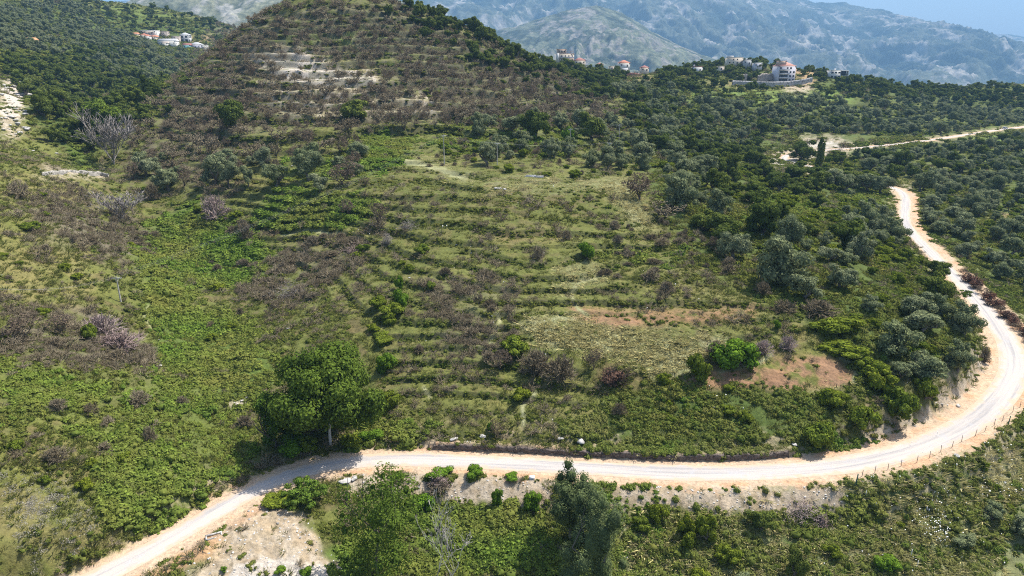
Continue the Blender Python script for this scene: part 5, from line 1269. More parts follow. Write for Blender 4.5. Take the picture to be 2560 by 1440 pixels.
def stone_mat(name, a, b, sc=3.0, bump=.6):
    m, nt, bs = mat(name, rough=.95, spec=.1); wp = worldpos(nt)
    v = nt.nodes.new('ShaderNodeTexVoronoi'); v.inputs['Scale'].default_value = sc; nt.links.new(wp, v.inputs['Vector'])
    n = noise_node(nt, sc * .7, 5, wp)
    c = mixrgb(nt, n.outputs[0], a, b)
    c = mixrgb(nt, 1.0, c, ramp(nt, v.outputs['Distance'], [(0, (1.1, 1.1, 1.1)), (.55, (.9, .9, .9)), (.8, (.45, .45, .45))]).outputs[0], 'MULTIPLY')
    nt.links.new(c, bs.inputs['Base Color'])
    bp = nt.nodes.new('ShaderNodeBump'); bp.inputs['Strength'].default_value = bump; bp.inputs['Distance'].default_value = .1
    nt.links.new(n.outputs[0], bp.inputs['Height']); nt.links.new(bp.outputs[0], bs.inputs['Normal'])
    return m
M_LIME = stone_mat('limestone', (.40, .38, .35), (.54, .52, .48), 2.0)
M_DRY = stone_mat('dry_stone', (.30, .28, .25), (.44, .41, .37), 2.6)
M_EARTHW = stone_mat('dark_earth_and_stone', (.11, .085, .07), (.19, .155, .13), 3.5, .9)
M_CONC = stone_mat('rough_concrete', (.34, .33, .33), (.42, .41, .40), .8, .3)

def wall_along(pts, h, th, name, label, m, rough=.12, seg=.5, top=True, below=.5):
    """a wall following points (x, y, z of its foot)"""
    P = np.asarray(pts, float); s = np.r_[0, np.cumsum(np.linalg.norm(np.diff(P[:, :2], axis=0), axis=1))]
    t = np.arange(0, s[-1], seg); Q = np.stack([np.interp(t, s, P[:, k]) for k in range(3)], 1)
    T = np.gradient(Q[:, :2], axis=0); T /= np.linalg.norm(T, axis=1)[:, None] + 1e-9; N = np.stack([-T[:, 1], T[:, 0]], 1)
    n = len(Q); rng = rnd(int(abs(P[0, 0]) * 7) + 3)
    hh = h * (.8 + .4 * vnoise(t / 2.2, t * 0, 5)) if rough else np.full(n, h)
    prof = [(-.5, -below), (-.5, .0), (-.47, .4), (-.44, .75), (-.38, 1.0), (.38, 1.0), (.5, .6), (.5, -below)]
    V = []
    for (a, b) in prof:
        o_ = a * th + rng.uniform(-1, 1, n) * rough * .5 * (b >= 0)
        zz = Q[:, 2] + np.where(b > 0, b * hh, b) + rng.uniform(-1, 1, n) * rough * .3 * (b > 0)
        V.append(np.stack([Q[:, 0] + N[:, 0] * o_, Q[:, 1] + N[:, 1] * o_, zz], 1))
    k = len(prof); V = np.stack(V, 1).reshape(-1, 3); idx = np.arange(n * k).reshape(n, k)
    F = np.stack([idx[:-1, :-1], idx[1:, :-1], idx[1:, 1:], idx[:-1, 1:]], -1).reshape(-1, 4)
    F = np.vstack([F[:, ::-1]])
    caps = [[idx[0, j] for j in (0, 1, 6, 7)], [idx[0, j] for j in (1, 2, 5, 6)], [idx[0, j] for j in (2, 3, 4, 5)], [idx[-1, j] for j in (7, 6, 1, 0)], [idx[-1, j] for j in (6, 5, 2, 1)], [idx[-1, j] for j in (5, 4, 3, 2)]]
    me = make_mesh(name, V, np.vstack([F, caps]))
    o = link(name, me, mat=m); tag(o, label, 'wall'); return o
kk = [k for k in range(len(RS)) if 1062 < _rpx[k] < 2015 and _rpy[k] > 1100]
wall_along([(RS[k, 0] + RN[k, 0] * (SHOULDER_L + WIDE[k] + .35), RS[k, 1] + RN[k, 1] * (SHOULDER_L + WIDE[k] + .35), RS[k, 2] - .05) for k in kk], .85, .45, 'retaining_wall', 'low dark earth and stone wall along the upper side of the near road', M_EARTHW, .45)

def pts(L): return [hit(*p) for p in L if hit(*p)]
wall_along(pts([(104, 438), (150, 436), (200, 434), (250, 438), (275, 444)]), 1.0, .6, 'dry_stone_wall', 'tumbled pale dry stone wall across the left gully', M_DRY, .45)

# ------------------------------------------------------------------ boulders and rubble
def boulder(px, py, wpx, label, group=None, v=0, flat=.6, nm='boulder', m=M_LIME):
    p = hit(px, py)
    if p is None: return
    s = wpx / FPX * depth_of(p) / 2
    o = link(nm, ROCKS[v % len(ROCKS)], loc=(p[0], p[1], p[2] + s * flat * .3)); o.scale = (s, s * .8, s * flat); o.rotation_euler = (0, 0, v * 1.7)
    tag(o, label, 'rock', group); return o
ROCKS = [setm(rock_mesh('boulder', 40 + i), M_LIME) for i in range(6)]
rg2 = random.Random(4)
for i in range(26):
    bx_, by_, bw_ = rg2.uniform(0, 72), rg2.uniform(205, 350), rg2.uniform(8, 26)
    boulder(bx_, by_, bw_, ('small ' if bw_ < 14 else 'mid-sized ' if bw_ < 20 else 'large ') + 'limestone boulder in the ' + ('top' if by_ < 253 else 'middle' if by_ < 302 else 'bottom') + (' left' if bx_ < 36 else ' right') + ' of the left-edge outcrop', 'white boulders of the left outcrop', i)
for (x, y, w) in [(65, 240, 30), (30, 295, 26), (40, 302, 22), (10, 325, 18), (82, 378, 12), (142, 384, 12), (48, 205, 10)]:
    boulder(x, y, w, 'large bright limestone boulder standing out on the left hillside', 'large bright boulders on the left hillside', x)
for i, (x, y, w, l) in enumerate([(766, 390, 16, 'white boulder in the orchard below the burnt hill'), (513, 672, 14, 'white rock lying on the bright brambles'), (1245, 472, 22, 'flat white rock slab on the flat terrace'), (1262, 474, 14, 'small white rock right of the slab on the flat terrace'),
        (1141, 612, 9, 'small white stone on the upper terrace, left one'), (1177, 618, 7, 'small white stone on the upper terrace, right one'), (1178, 633, 6, 'tiny white stone below the two on the upper terrace'), (1429, 653, 7, 'white stone just left of the vivid green shrub'), (1232, 806, 9, 'white stone by the charred saplings'),
        (1024, 695, 8, 'white stone beside the narrow dark shrub'), (400, 915, 18, 'pale rock at the lower end of the thicket'), (720, 822, 12, 'white rock above the plane tree'), (605, 1002, 12, 'white stone on the bare patch left of the plane tree'), (577, 1040, 8, 'small white stone below the bare patch'),
        (1450, 1102, 40, 'wide pale rock showing above the retaining wall'), (1400, 1098, 22, 'pale rock in the heath above the retaining wall'), (1205, 1092, 30, 'pale lumpy rock beside the dark half-dead bush'), (1135, 1100, 26, 'pale rock over the left end of the retaining wall'), (1985, 1112, 24, 'pale rock at the right end of the retaining wall'),
        (2395, 1015, 20, 'white rock on the lip of the rocky cutting'), (2355, 1010, 10, 'small white rock on the lip of the rocky cutting'), (2392, 1140, 22, 'pale rounded rock in the weeds beyond the fence'), (862, 1205, 44, 'big broken pale rock beside the poplar and the road'), (885, 1198, 26, 'smaller broken rock right of the big one by the poplar'), (1355, 592, 6, 'small white stone on the middle terrace'),
        (1295, 508, 7, 'white stone on the grass terrace, right one'), (1281, 505, 7, 'white stone on the grass terrace, left one'), (622, 1278, 10, 'reddish broken brick on the orange dirt'), (1002, 1433, 18, 'white rock at the bottom edge beside the poplar')]):
    boulder(x, y, w, l, None, i, .5, 'stone')
pr = rg2
# scattered small rubble (nobody could count it)
rb = rnd(31).integers(0, rows * cols, 400000)
rb = rb[(elf[rb] >= cmf[rb] - .005)]
xx, yy, zz = GXV.ravel()[rb], GYV.ravel()[rb], GZV.ravel()[rb]; qx, qy = project(xx, yy, zz)
wv = sample(Z_WHITE, qx, qy); ok = (yy < 450) & (rnd(32).random(len(xx)) < wv * .13 + .0015 + sample(Z_TAN, qx, qy) * .07) & (GINFO['d'].ravel()[rb] > GINFO['w'].ravel()[rb] + .3) & (qx > -100) & (qx < 2660)
xx, yy, zz = xx[ok], yy[ok], zz[ok]
rs_ = rnd(33); sR = rs_.uniform(.03, .15, len(xx)) * (1 + yy / 130)
st = [o for o in COL.objects if o.name.startswith('stone') or o.name.startswith('boulder')][:6]
# each source mesh once
seen = {}; [seen.setdefault(o.data.name, o) for o in COL.objects if o.type == 'MESH' and (o.name.startswith('stone') or o.name.startswith('boulder'))]
scatter('rubble', np.stack([xx, yy, zz], 1), np.stack([sR, sR, sR * .6], 1), rs_.uniform(0, 6.28, len(xx)), rs_.integers(0, len(seen), len(xx)), list(seen.values()), 'pale rubble and loose stones on the bare ground', 'rubble')

# ------------------------------------------------------------------ brushwood heaps
def heap(px, py, wpx, hpx, label, m='pink', seed=0):
    p = hit(px, py); s = wpx / FPX * depth_of(p) / 2; hh = hpx / FPX * depth_of(p)
    rng = rnd(seed + 900); n = 420; A = Acc()
    c = rng.normal(size=(n, 3)) * [s * .42, s * .3, 0]; c[:, 2] = np.abs(rng.normal(size=n)) * hh * .4 * np.exp(-(c[:, 0] / s) ** 2)
    d = unit(rng.normal(size=(n, 3)) * [1, 1, .35]) * rng.uniform(.4, 1.1, (n, 1)) * .8
    V, F = tubes(c - d / 2, c + d / 2, .035, .018, 3); A.add(V, Q=F)
    o = link('brushwood_heap', setm(A.mesh('brushwood_heap'), MB[m]), loc=p); tag(o, label, 'heap'); return o
heap(2000, 1290, 110, 60, 'tangled heap of cut brown brushwood below the road near the fence corner', 'pink', 1)
heap(2052, 1310, 46, 30, 'smaller heap of cut brushwood right beside the tangled one', 'pink', 2)
heap(968, 612, 34, 34, 'pale pinkish heap of dry brush on the terrace above the brambles', 'pale', 3)
heap(890, 632, 84, 30, 'long grey heap of dry brush running down left of the pale pinkish one', 'pink', 4)
heap(1020, 572, 60, 26, 'pale dry brush heap uphill right of the pinkish one', 'pale', 5)
heap(1098, 1212, 60, 34, 'grey brushwood heap on the outer edge of the near road', 'pink', 6)
heap(730, 740, 110, 40, 'mat of fallen grey branches on the terraces above the plane tree', 'pale', 7)

# ------------------------------------------------------------------ small man-made things
def box(A, c, s, rz=0.):
    x, y, z = np.array(s) / 2; v = np.array([[-x, -y, -z], [x, -y, -z], [x, y, -z], [-x, y, -z], [-x, -y, z], [x, -y, z], [x, y, z], [-x, y, z]])
    ca, sa = math.cos(rz), math.sin(rz); v[:, :2] = v[:, :2] @ np.array([[ca, sa], [-sa, ca]])
    A.add(v + np.array(c), Q=[[0, 3, 2, 1], [4, 5, 6, 7], [0, 1, 5, 4], [1, 2, 6, 5], [2, 3, 7, 6], [3, 0, 4, 7]])
def boxes(name, L, m, parent=None, label=None, cat=None):
    A = Acc()
    for b in L: box(A, *b)
    o = link(name, A.mesh(name), parent, m)
    if cat: tag(o, label, cat)
    return o
def flat(name, c, rough=.85): return mat(name, c, rough)[0]
M_WHITE = flat('white_plaster', (.64, .62, .58)); M_CREAM = flat('cream_plaster', (.62, .54, .44)); M_LILAC = flat('pale_lilac_plaster', (.56, .54, .58)); M_PINKP = flat('pinkish_plaster', (.60, .46, .38))
M_TILE = flat('red_roof_tiles', (.42, .18, .12)); M_TILED = flat('dull_red_roof_tiles', (.30, .14, .12)); M_ORT = flat('orange_roof_tiles', (.50, .23, .14)); M_GLASS = flat('dark_window_glass', (.05, .06, .075), .15); M_GREYP = flat('grey_plaster', (.42, .42, .42)); M_BRICK = flat('bare_red_brick', (.36, .16, .11))
M_STEEL = flat('galvanised_steel', (.45, .46, .47), .4); M_TANK = flat('white_tank_plastic', (.80, .80, .80), .4); M_RAIL = flat('pale_railing', (.5, .5, .52)); M_POLE = flat('weathered_concrete_pole', (.42, .39, .35)); M_WIRE = flat('aluminium_wire', (.38, .38, .38), .5); M_WOODP = flat('old_fence_wood', (.22, .17, .14)); M_GREENM = flat('dark_green_painted_metal', (.05, .11, .08), .5)
M_TURQ = flat('turquoise_plaster', (.25, .48, .48)); M_STONEH = stone_mat('house_masonry', (.36, .31, .27), (.50, .43, .37), 1.2, .2); M_CERAM = flat('brown_insulator', (.18, .1, .07), .3)

def building(px, py, wpx, h, depth, label, wall, roof='flat', rm=None, floors=1, cols=3, rz=0., Y=None, side=1, parts=(), nm='house', win=(1.0, 1.1), gap=None, skirt=4.0):
    p = hit(px, py) if Y is None else None
    if Y is not None:
        x = (px - 1280) / FPX * (Y / (CP + SP * (720 - py) / FPX)); p = (x, Y, at_Y(px, py, Y)[2])
    w = wpx / FPX * depth_of(p)
    o = empty(nm, p, rz); tag(o, label, 'house')
    boxes('wall', [((0, depth / 2, h / 2 - skirt / 2), (w, depth, h + skirt))], wall, o)
    if roof == 'flat':
        r = boxes('roof', [((0, depth / 2, h + .12), (w + .5, depth + .5, .24)), ((0, -.1, h + .4), (w + .3, .15, .32)), ((w / 2 + .05, depth / 2, h + .4), (.15, depth, .32))], rm or wall, o)
    else:
        e = .4; W2, D2 = w / 2 + e, depth / 2 + e; rh = min(w, depth) * .28
        rl = max(W2 - D2, 0.01) if w > depth else .01; rd = max(D2 - W2, .01) if depth > w else .01
        if roof == 'gable': rl = W2
        V = [(-W2, -D2, 0), (W2, -D2, 0), (W2, D2, 0), (-W2, D2, 0), (-rl, -rd, rh), (rl, -rd, rh), (rl, rd, rh), (-rl, rd, rh), (-W2, -D2, -.15), (W2, -D2, -.15), (W2, D2, -.15), (-W2, D2, -.15)]
        V = [(a, b + depth / 2, c + h + .15) for a, b, c in V]
        link('roof', make_mesh('roof', V, [(0, 1, 5, 4), (1, 2, 6, 5), (2, 3, 7, 6), (3, 0, 4, 7), (4, 5, 6, 7), (0, 8, 9, 1), (1, 9, 10, 2), (2, 10, 11, 3), (3, 11, 8, 0), (11, 10, 9, 8)]), o, rm)
    fh = h / floors; ww, wh = win
    for f in range(floors):
        for c in range(cols):
            if (f * 7 + c * 3 + int(px)) % 9 == 0 and cols > 3: continue
            x = -w / 2 + (c + .5) * w / cols; z = f * fh + fh * .52
            door = f == 0 and c == cols // 2
            hh = wh * (1.6 if door else 1); zc = z if not door else hh / 2 + .05
            q = boxes('door' if door else 'window', [((x, -.03, zc), (ww, .08, hh))], M_GLASS, o)
            if not door: boxes('window_sill', [((x, -.1, zc - hh / 2 - .06), (ww + .3, .24, .1))], M_RAIL if wall is not M_GREYP else M_WHITE, q)
        for c in range(max(1, int(depth / 3.5))):
            y = (c + .5) * depth / max(1, int(depth / 3.5)); z = f * fh + fh * .55
            boxes('window', [((side * (w / 2 + .03), y, z), (.08, ww, wh))], M_GLASS, o)
    for pt in parts:
        pn, L, m = pt; boxes(pn, L(w, depth, h), m, o)
    return o
def tank(x, y, z0=None):  # white water barrel on a rack on the roof
    return ('water_tank', lambda w, d, h: [((x * w, y * d, h + 1.35), (1.3, 1.0, .9)), ((x * w, y * d, h + .55), (1.1, .8, .7))], M_TANK)
def balcony(fls, x0=-.5, x1=.5, dpt=1.4):
    def L(w, d, h):
        out = []
        for f in fls:
            z = f * h / fls_n(fls, h); out += [(((x0 + x1) / 2 * w, -dpt / 2, z), ((x1 - x0) * w, dpt, .22)), (((x0 + x1) / 2 * w, -dpt + .06, z + .55), ((x1 - x0) * w, .1, .85))]
        return out
    return ('balcony', L, M_RAIL)
def fls_n(fls, h): return max(1, round(h / 3.1))

B = building
# left village
B(367, 88, 47, 4.6, 9, 'long white flat-roofed house, uppermost of the left village', M_WHITE, 'flat', M_WHITE, 1, 7, -.12, parts=[('canopy', lambda w, d, h: [((w * .12, -1.6, h - .1), (w * .8, 3.2, .22))] + [((x * w, -3., h / 2 - .3), (.25, .25, h - .4)) for x in (-.2, .05, .3, .5)], M_WHITE)])
B(337, 91, 11, 2.6, 6, 'small orange-roofed hut, leftmost of the left village', M_CREAM, 'gable', M_ORT, 1, 1)
B(358, 95, 13, 3.2, 7, 'red-roofed house attached left of the white gabled one in the left village', M_CREAM, 'hip', M_TILE, 1, 2)
B(369, 99, 14, 3.6, 8, 'white-walled house with a red hipped roof in the left village', M_WHITE, 'hip', M_TILE, 1, 2, .2)
B(383, 98, 12, 2.6, 6, 'low orange-roofed shed at the right of the red-roofed houses', M_CREAM, 'gable', M_ORT, 1, 1, -.3)
B(410, 93, 13, 5.8, 8, 'narrow old stone house with one dark window above the long white house', M_STONEH, 'flat', M_STONEH, 2, 1)
B(417, 114, 46, 4.8, 8, 'longest white house with a row of small windows in the left village', M_WHITE, 'gable', M_GREYP, 1, 7, -.10)
B(411, 116, 14, 3.2, 6, 'small white gabled annex in front of the longest white house', M_WHITE, 'gable', M_STONEH, 1, 1)
B(439, 107, 16, 6.6, 8, 'beige ruined stone house between the long white and the grey house', M_STONEH, 'flat', M_CREAM, 2, 1, .1)
B(462, 106, 21, 8.0, 9, 'grey two-storey house with large arched openings in the left village', M_GREYP, 'hip', M_GREYP, 2, 2, .05, win=(2.6, 2.2))
B(466, 120, 18, 2.8, 7, 'low house with a dark roof and turquoise wall in the left village', M_TURQ, 'gable', M_TILED, 1, 2)
B(489, 120, 26, 3.6, 8, 'lilac-grey house with two dark windows in the left village', M_LILAC, 'hip', M_GREYP, 1, 3)
B(508, 121, 13, 3.0, 7, 'plain white block house, rightmost of the left village', M_WHITE, 'flat', M_WHITE, 1, 1)
# houses on the central ridge
B(1372, 154, 20, 3.4, 8, 'small white house with three windows left of the tall cream one on the ridge', M_WHITE, 'flat', M_WHITE, 1, 3, Y=640)
B(1413, 155, 44, 6.6, 11, 'tall cream villa with a roof storey on the central ridge skyline', M_CREAM, 'flat', M_PINKP, 2, 5, Y=630, parts=[
    ('upper_storey', lambda w, d, h: [((-w * .2, d / 2, h + 2.0), (w * .52, d * .8, 3.6)), ((-w * .2, d / 2, h + 3.9), (w * .58, d * .9, .25))], M_PINKP), ('stair_tower', lambda w, d, h: [((-w * .43, -.6, h / 2), (w * .15, 1.4, h + 1.4))], M_WHITE),
    ('pergola', lambda w, d, h: [((w * .3, 1.5, h + 2.4), (w * .38, 4, .2))] + [((w * q, -.2, h + 1.2), (.25, .25, 2.4)) for q in (.14, .3, .46)], M_PINKP), balcony([1], -.32, .5), ('upper_window', lambda w, d, h: [((x * w, d * .1 - .05, h + 2.2), (1., .1, 1.2)) for x in (-.36, -.2, -.04)], M_GLASS)])
B(1450, 160, 28, 2.8, 8, 'low house with a dull red roof right of the tall cream villa', M_CREAM, 'hip', M_TILED, 1, 3, Y=620, parts=[tank(.45, .5)])
B(1470, 174, 14, 2.6, 5, 'small plain white shed below the dull red roof on the ridge', M_WHITE, 'flat', M_WHITE, 1, 1, Y=600)
B(1561, 167, 28, 3.0, 8, 'red-roofed house among dark trees on the central ridge', M_WHITE, 'hip', M_TILE, 1, 2, Y=610)
B(1563, 181, 12, 2.0, 4, 'tiny white hut below the red-roofed house on the ridge', M_WHITE, 'gable', M_GREYP, 1, 1, Y=596)
B(1500, 170, 16, 2.8, 6, 'small white house between the cream villa and the red-roofed ridge house', M_WHITE, 'hip', M_TILED, 1, 2, Y=606)
B(1530, 174, 14, 2.4, 5, 'small flat-roofed cream house just left of the red-roofed ridge house', M_CREAM, 'flat', M_CREAM, 1, 1, Y=600)
B(1612, 178, 20, 2.8, 6, 'low house with a dull red roof right of the dark ridge trees', M_CREAM, 'hip', M_TILED, 1, 2, Y=604)
wall_along([at_Y(x, y, 585) for x, y in ((1545, 190), (1570, 190), (1600, 192))], 2.6, 1.0, 'brick_rubble_wall', 'dark red brick rubble bank below the red-roofed ridge house', M_BRICK, .6, 1.2, below=4)
# the knoll
B(1744, 178, 24, 3.4, 7, 'small white house with a barrel on its roof at the left of the knoll', M_WHITE, 'flat', M_TILED, 1, 2, Y=612, parts=[tank(-.3, .5)])
B(1803, 175, 15, 2.8, 6, 'small cream house half hidden by trees on the knoll', M_CREAM, 'flat', M_CREAM, 1, 1, Y=625)
B(1838, 160, 38, 5.2, 9, 'cream two-storey house on top of the knoll', M_CREAM, 'flat', M_CREAM, 2, 4, Y=650, parts=[tank(-.35, .5), ('roof_room', lambda w, d, h: [((-w * .28, d / 2, h + 1.), (w * .38, d * .5, 1.8))], M_WHITE)])
B(1868, 161, 20, 3.6, 7, 'grey annex with a big white barrel right of the house on the knoll top', M_GREYP, 'flat', M_GREYP, 1, 2, Y=648, parts=[tank(0, .5)])
B(1895, 166, 20, 2.6, 6, 'low bluish house behind trees on the right of the knoll top', M_LILAC, 'flat', M_TANK, 1, 2, Y=640)
B(1965, 205, 44, 12.6, 12, 'tall four-storey apartment house with balconies and a red roof on the knoll', M_LILAC, 'hip', flat('faded_red_tiles', (.42, .22, .17)), 4, 5, Y=600, rz=.12, win=(1.5, 1.5), parts=[balcony([1, 2, 3], -.5, .12), ('recess_shade', lambda w, d, h: [((-w * .2, -.05, z * h / 4 + 1.75), (w * .5, .06, 1.5)) for z in (0, 1, 2)], M_GLASS), ('roof_room', lambda w, d, h: [((-w * .2, d / 2, h + 2.6), (w * .42, d * .5, 3.2)), ((-w * .2, d / 2, h + 4.3), (w * .48, d * .58, .3))], M_PINKP)])  # flat dark strips stand in for the shade in the recesses below the balconies
B(2088, 196, 26, 6.4, 9, 'modern white house with square windows on the right shoulder of the knoll', M_WHITE, 'flat', M_WHITE, 2, 3, Y=622, win=(2.0, 1.3), parts=[tank(.1, .5), ('glass_wing', lambda w, d, h: [((w * .78, d / 2, h * .66), (w * .5, d * .9, h * .6))], M_GLASS), ('wing_frame', lambda w, d, h: [((w * .86, d / 2 - .4, h + .02), (w * .72, d, .35)), ((w * 1.2, d / 2 - .4, h * .6), (.4, d, h * .85)), ((w * 1.0, -.2, h * .35), (w * .45, .5, .3)), ((w * .98, -.2, h * .68), (.35, .3, h * .6))], M_WHITE)])
B(2380, 226, 22, 5.5, 9, 'pale house on the far right skyline, left of the brick one', M_CREAM, 'flat', M_WHITE, 2, 3, Y=775)
B(2396, 228, 12, 4.0, 7, 'small pale annex right of the pale house on the far right skyline', M_CREAM, 'flat', M_CREAM, 1, 2, Y=772)
B(2445, 232, 38, 4.6, 10, 'unfinished red brick house on the far right skyline', M_BRICK, 'flat', M_CREAM, 1, 4, Y=778, parts=[('roof_room', lambda w, d, h: [((-w * .3, d / 2, h + 1.6), (w * .3, d * .5, 3.0))], M_BRICK)])
wall_along(pts([(1830, 214), (1880, 216), (1930, 217), (1975, 215), (2010, 210), (2030, 205)]), 4.0, .8, 'boundary_wall', 'long grey concrete wall along the track under the apartment house', M_CONC, 0, 2.)
wall_along(pts([(1840, 205), (1868, 204)]), 5.5, .8, 'ruined_wall', 'grey ruined masonry wall left of the apartment house', M_STONEH, .6, 1.5)
wall_along(pts([(1893, 204), (1935, 203)]), 6.0, .8, 'terrace_wall', 'tall beige masonry wall touching the left of the apartment house', M_STONEH, .4, 1.5)
# rusty hut on the left hill
B(72, 108, 24, 2.2, 6, 'low ochre-roofed hut alone on the upper left hillside', M_CREAM, 'gable', flat('ochre_roof', (.50, .27, .14)), 1, 1)

# poles and wires
def pole(px, py, hpx, label, rz=0.):
    p = hit(px, py); h = hpx / FPX * depth_of(p) / math.cos(math.atan2(H0 - p[2], p[1]))
    o = empty('utility_pole', p, rz); tag(o, label, 'pole')
    A = Acc(); V, F = tubes([(0, 0, -.4)], [(0, 0, h)], .17, .10, 8); A.add(V, Q=F); link('post', A.mesh('post', True), o, M_POLE)
    boxes('crossarm', [((0, 0, h - .35), (1.9, .12, .14)), ((-.3, .02, h - .7), (.06, .06, .8)), ((.3, .02, h - .7), (.06, .06, .8))], M_STEEL, o)
    for x in (-.85, 0, .85):
        A = Acc(); V, F = tubes([(x, 0, h - .28)], [(x, 0, h + .02)], .06, .04, 6); A.add(V, Q=F); link('insulator', A.mesh('insulator'), o, M_CERAM)
    return (p, h, rz)
P1 = pole(302, 754, 62, 'utility pole with a short crossarm on the left slope beside the gully', .1)
P2 = pole(1111, 413, 74, 'tall utility pole left of the solitary olive, left one of the row', .3)
P3 = pole(1243, 414, 56, 'utility pole standing in front of the solitary round olive', .2)
P4 = pole(1522, 411, 54, 'utility pole behind the flat terrace among the large pale olives', .2)
P5 = pole(1547, 358, 46, 'farther utility pole in the green orchard', .2)
P6 = pole(1425, 362, 40, 'thin farther utility pole between the dark leafy trees', .2)
def wire(a, b, label, sag=1.2, ends=None):
    A = Acc()
    for x in (-.85, 0, .85):
        def tip(q): return np.array([q[0][0] + x * math.cos(q[2]), q[0][1] + x * math.sin(q[2]), q[0][2] + q[1] + .02])
        s, e = tip(a), tip(b); n = 14; t = np.linspace(0, 1, n)[:, None]
        C_ = s + (e - s) * t; C_[:, 2] -= (4 * t * (1 - t))[:, 0] * sag
        V, F = tubes(C_[:-1], C_[1:], .006, .006, 3); A.add(V, Q=F)
    o = link('power_line', A.mesh('power_line'), mat=M_WIRE); tag(o, label, 'wires')
off = ((-78, 96, zat(np.array([-78.]), np.array([96.]))[0]), 8.0, .1)
wire(P1, P2, 'three thin wires rising from the left pole across the brambles to the row of poles', 2.2)
wire(P1, off, 'three thin wires leaving the left pole towards the left edge', 1.2)
wire(P2, P3, 'wires between the two poles beside the solitary olive', .8); wire(P3, P4, 'wires from the solitary olive pole to the terrace pole', 1.2)
wire(P4, P5, 'wires from the terrace pole back to the orchard pole', .6); wire(P5, P6, 'wires between the two farther orchard poles', .6)

# post and wire fence on the outer side of the bend
fence_px = [(2155, 1190), (2187, 1182), (2220, 1174), (2253, 1165), (2292, 1156), (2324, 1145), (2352, 1130), (2380, 1118), (2404, 1104), (2438, 1090), (2462, 1078), (2485, 1064), (2506, 1052), (2532, 1030), (2550, 1018), (2585, 996), (2620, 968)]
FP = pts(fence_px)
fo = empty('wire_fence', FP[0]); tag(fo, 'row of thin leaning posts with wire on the outer side of the road bend', 'fence')
for i, p in enumerate(FP):
    r = rnd(70 + i); q = np.array(p) - np.array(FP[0]); t = r.normal(size=2) * .05
    A = Acc(); V, F = tubes([q + [0, 0, -.2]], [q + [t[0], t[1], 1.05 + r.uniform(-.1, .15)]], .045, .035, 6); A.add(V, Q=F); link('post', A.mesh('post'), fo, M_WOODP)
for zz_ in (.45, .9):
    Q = np.array(FP) - np.array(FP[0]) + [0, 0, zz_]; A = Acc(); V, F = tubes(Q[:-1], Q[1:], .008, .008, 3); A.add(V, Q=F); link('wire', A.mesh('wire'), fo, M_WIRE)
def marker(px, py, h, w, label, m=M_GREENM, brace=True):
    p = hit(px, py); o = empty('fence_corner_post' if brace else 'metal_post', p, .3); tag(o, label, 'post')
    boxes('post', [((0, 0, h / 2 - .2), (w, w * .6, h + .4))], m, o)
    if brace:
        A = Acc(); V, F = tubes([(-.55, -.2, -.1)], [(0, 0, h * .95)], .05, .04, 5); A.add(V, Q=F); link('brace', A.mesh('brace'), o, m)
marker(2140, 1215, 1.9, .14, 'dark green braced corner post where the fence meets the road'); marker(2521, 1062, 1.6, .12, 'green braced post farther along the fence')
for (x, y, l) in [(2163, 1245, 'nearest metal post going down from the fence corner'), (2188, 1275, 'second metal post going down from the fence corner'), (2277, 1392, 'metal post alone in the weeds near the bottom edge'), (2292, 1420, 'dark thin post beside the lone metal post')]:
    marker(x, y, 1.2, .08, l, M_STEEL, False)
# concrete frame, litter
p = hit(535, 1342); o = empty('concrete_frame', p, .45); tag(o, 'empty rectangular concrete frame lying on the dirt beside the road', 'frame')
boxes('slab', [((0, .45, .08), (1.9, .18, .2)), ((0, -.45, .08), (1.9, .18, .2)), ((.86, 0, .085), (.18, .72, .2)), ((-.86, 0, .085), (.18, .72, .2))], M_LIME, o)
p = hit(1330, 1196); boxes('litter_bag', [((p[0], p[1], p[2] + .15), (.7, .5, .35))], M_TANK, None, 'white litter bag on the outer edge of the near road', 'bag')
# stacked planks on the flat terrace
for i, (x, y) in enumerate([(1325, 442), (1345, 444)]):
    p = hit(x, y); boxes('plank_stack', [((p[0], p[1], p[2] + .15), (3.2, .7, .18)), ((p[0] + .3, p[1] + .2, p[2] + .4), (2.9, .5, .16))], M_RAIL, None, ['long pale plank stack at the back of the flat terrace, left one', 'long pale plank stack at the back of the flat terrace, right one'][i], 'planks')

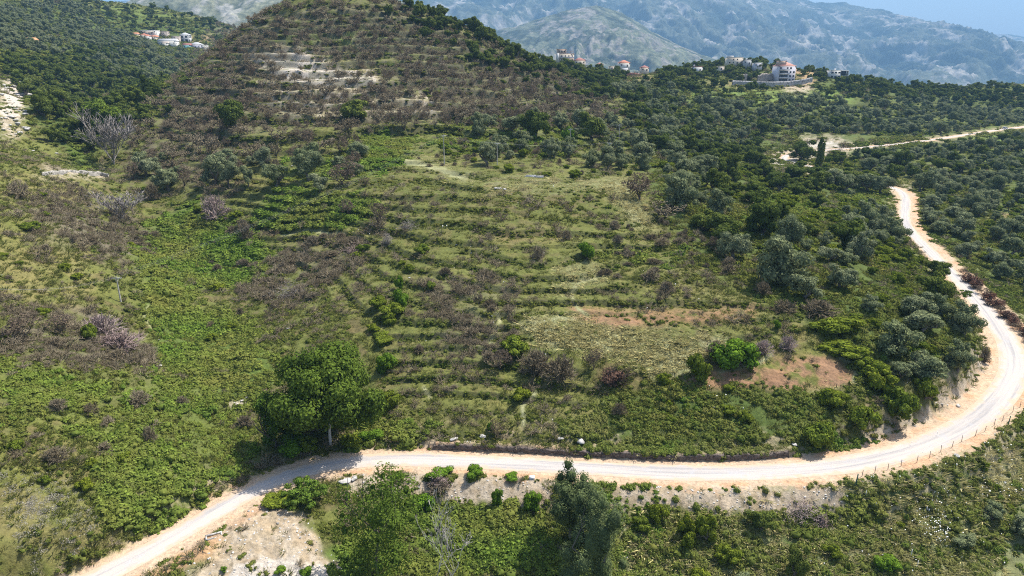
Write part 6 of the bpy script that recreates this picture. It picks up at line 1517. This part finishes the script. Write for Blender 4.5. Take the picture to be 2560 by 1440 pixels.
# silver car on the far road
def car(px, label):
    k = int(np.argmin(np.abs(_rpx - px) + (_rpy > 340) * 1e4)); p = RS[k]; t = RT[k]
    o = empty('parked_car', (p[0], p[1], p[2] + .05), math.atan2(t[1], t[0])); tag(o, label, 'car')
    paint = flat('silver_car_paint', (.50, .53, .56), .3); tyre = flat('tyre_rubber', (.03, .03, .03)); lamp = flat('lamp_glass', (.7, .7, .68), .1); redl = flat('red_lamp_glass', (.4, .03, .02), .2)
    def prism(name, prof, w, m, par, z=0, inset=0.):
        n = len(prof); V = [(x, -w / 2 + inset * (zz > .95), zz + z) for x, zz in prof] + [(x, w / 2 - inset * (zz > .95), zz + z) for x, zz in prof]
        me = bpy.data.meshes.new(name); me.from_pydata(V, [], [tuple(range(n))[::-1], tuple(range(n, 2 * n))] + [(i, (i + 1) % n, n + (i + 1) % n, n + i) for i in range(n)]); me.update(); return link(name, me, par, m)
    prism('body', [(-2.1, .35), (2.1, .35), (2.15, .6), (2.0, .8), (1.1, .95), (-2.0, .98), (-2.15, .75)], 1.76, paint, o)
    prism('cabin', [(-1.95, .97), (1.05, .95), (.35, 1.42), (-.2, 1.5), (-1.5, 1.47)], 1.66, M_GLASS, o, 0, .18)
    prism('roof_panel', [(-1.55, 1.48), (.3, 1.44), (-.2, 1.53), (-1.4, 1.52)], 1.30, paint, o)
    for x in (-1.3, 1.35):
        for y in (-.82, .82):
            A = Acc(); V, F = tubes([(x, y - .1, .32)], [(x, y + .1, .32)], .33, .33, 14); A.add(V, Q=F); wo_ = link('wheel', A.mesh('tyre'), o, tyre)
            A = Acc(); V, F = tubes([(x, y - .12, .32)], [(x, y + .12, .32)], .19, .19, 10); A.add(V, Q=F); A.add(np.array([(x + .19 * math.cos(a), y + .12 * sg, .32 + .19 * math.sin(a)) for sg in (-1, 1) for a in np.linspace(0, 6.28, 9)[:-1]]), Q=[(0, 1, 2, 3), (0, 3, 4, 7), (4, 5, 6, 7), (8, 9, 10, 11), (8, 11, 12, 15), (12, 13, 14, 15)]); link('rim', A.mesh('rim'), wo_, M_STEEL)
    for y in (-.62, .62):
        boxes('headlight', [((2.08, y, .68), (.12, .34, .14))], lamp, o); boxes('tail_light', [((-2.12, y, .8), (.1, .28, .2))], redl, o)
car(2512, 'small silver hatchback on the far stretch of road near the right edge')

# white flower heads among the right-hand weeds: groups nobody would count
fr = rnd(55); fl = []
for (cx_, cy_, sx, sy, n) in [(2320, 1280, 18, 14, 36), (2340, 1325, 14, 12, 28), (2300, 1315, 12, 10, 14), (2355, 1350, 12, 12, 20), (2520, 1225, 30, 16, 18), (2380, 1230, 120, 70, 60), (2300, 1400, 200, 60, 40), (2490, 1150, 30, 25, 18), (1990, 1000, 200, 30, 12), (2130, 560, 150, 60, 18), (1270, 700, 200, 150, 14)]:
    for _ in range(n):
        p = hit(cx_ + fr.normal() * sx, cy_ + fr.normal() * sy)
        if p is not None: fl.append(p)
fl = np.array(fl); 
fm = flat('white_petals', (.8, .8, .77))
F0 = make_mesh('flower_head', [(.5 * math.cos(a), .5 * math.sin(a), .1 * (i % 2)) for i, a in enumerate(np.linspace(0, 2 * np.pi, 9)[:-1])] + [(0, 0, .22), (0, 0, -1.6)], None, [(i, (i + 1) % 8, 8) for i in range(8)] + [(0, 4, 9)])
F0.materials.append(fm)
fs = link('flower_head', F0, loc=tuple(hit(2321, 1284)[i] + (0, 0, .75)[i] for i in range(3))); fs.scale = (.22, .22, .3); tag(fs, 'large white flower head in the middle of the weed patch with white flowers', 'flower')
fsz = fr.uniform(.08, .19, len(fl)) * (fl[:, 1] / 90)
scatter('white_flowers', fl + [0, 0, .65], np.stack([fsz, fsz, fsz * 1.3], 1), fr.uniform(0, 6, len(fl)), np.zeros(len(fl)), [fs], 'white flower heads dotted through the weeds beyond the fence', 'flowers')
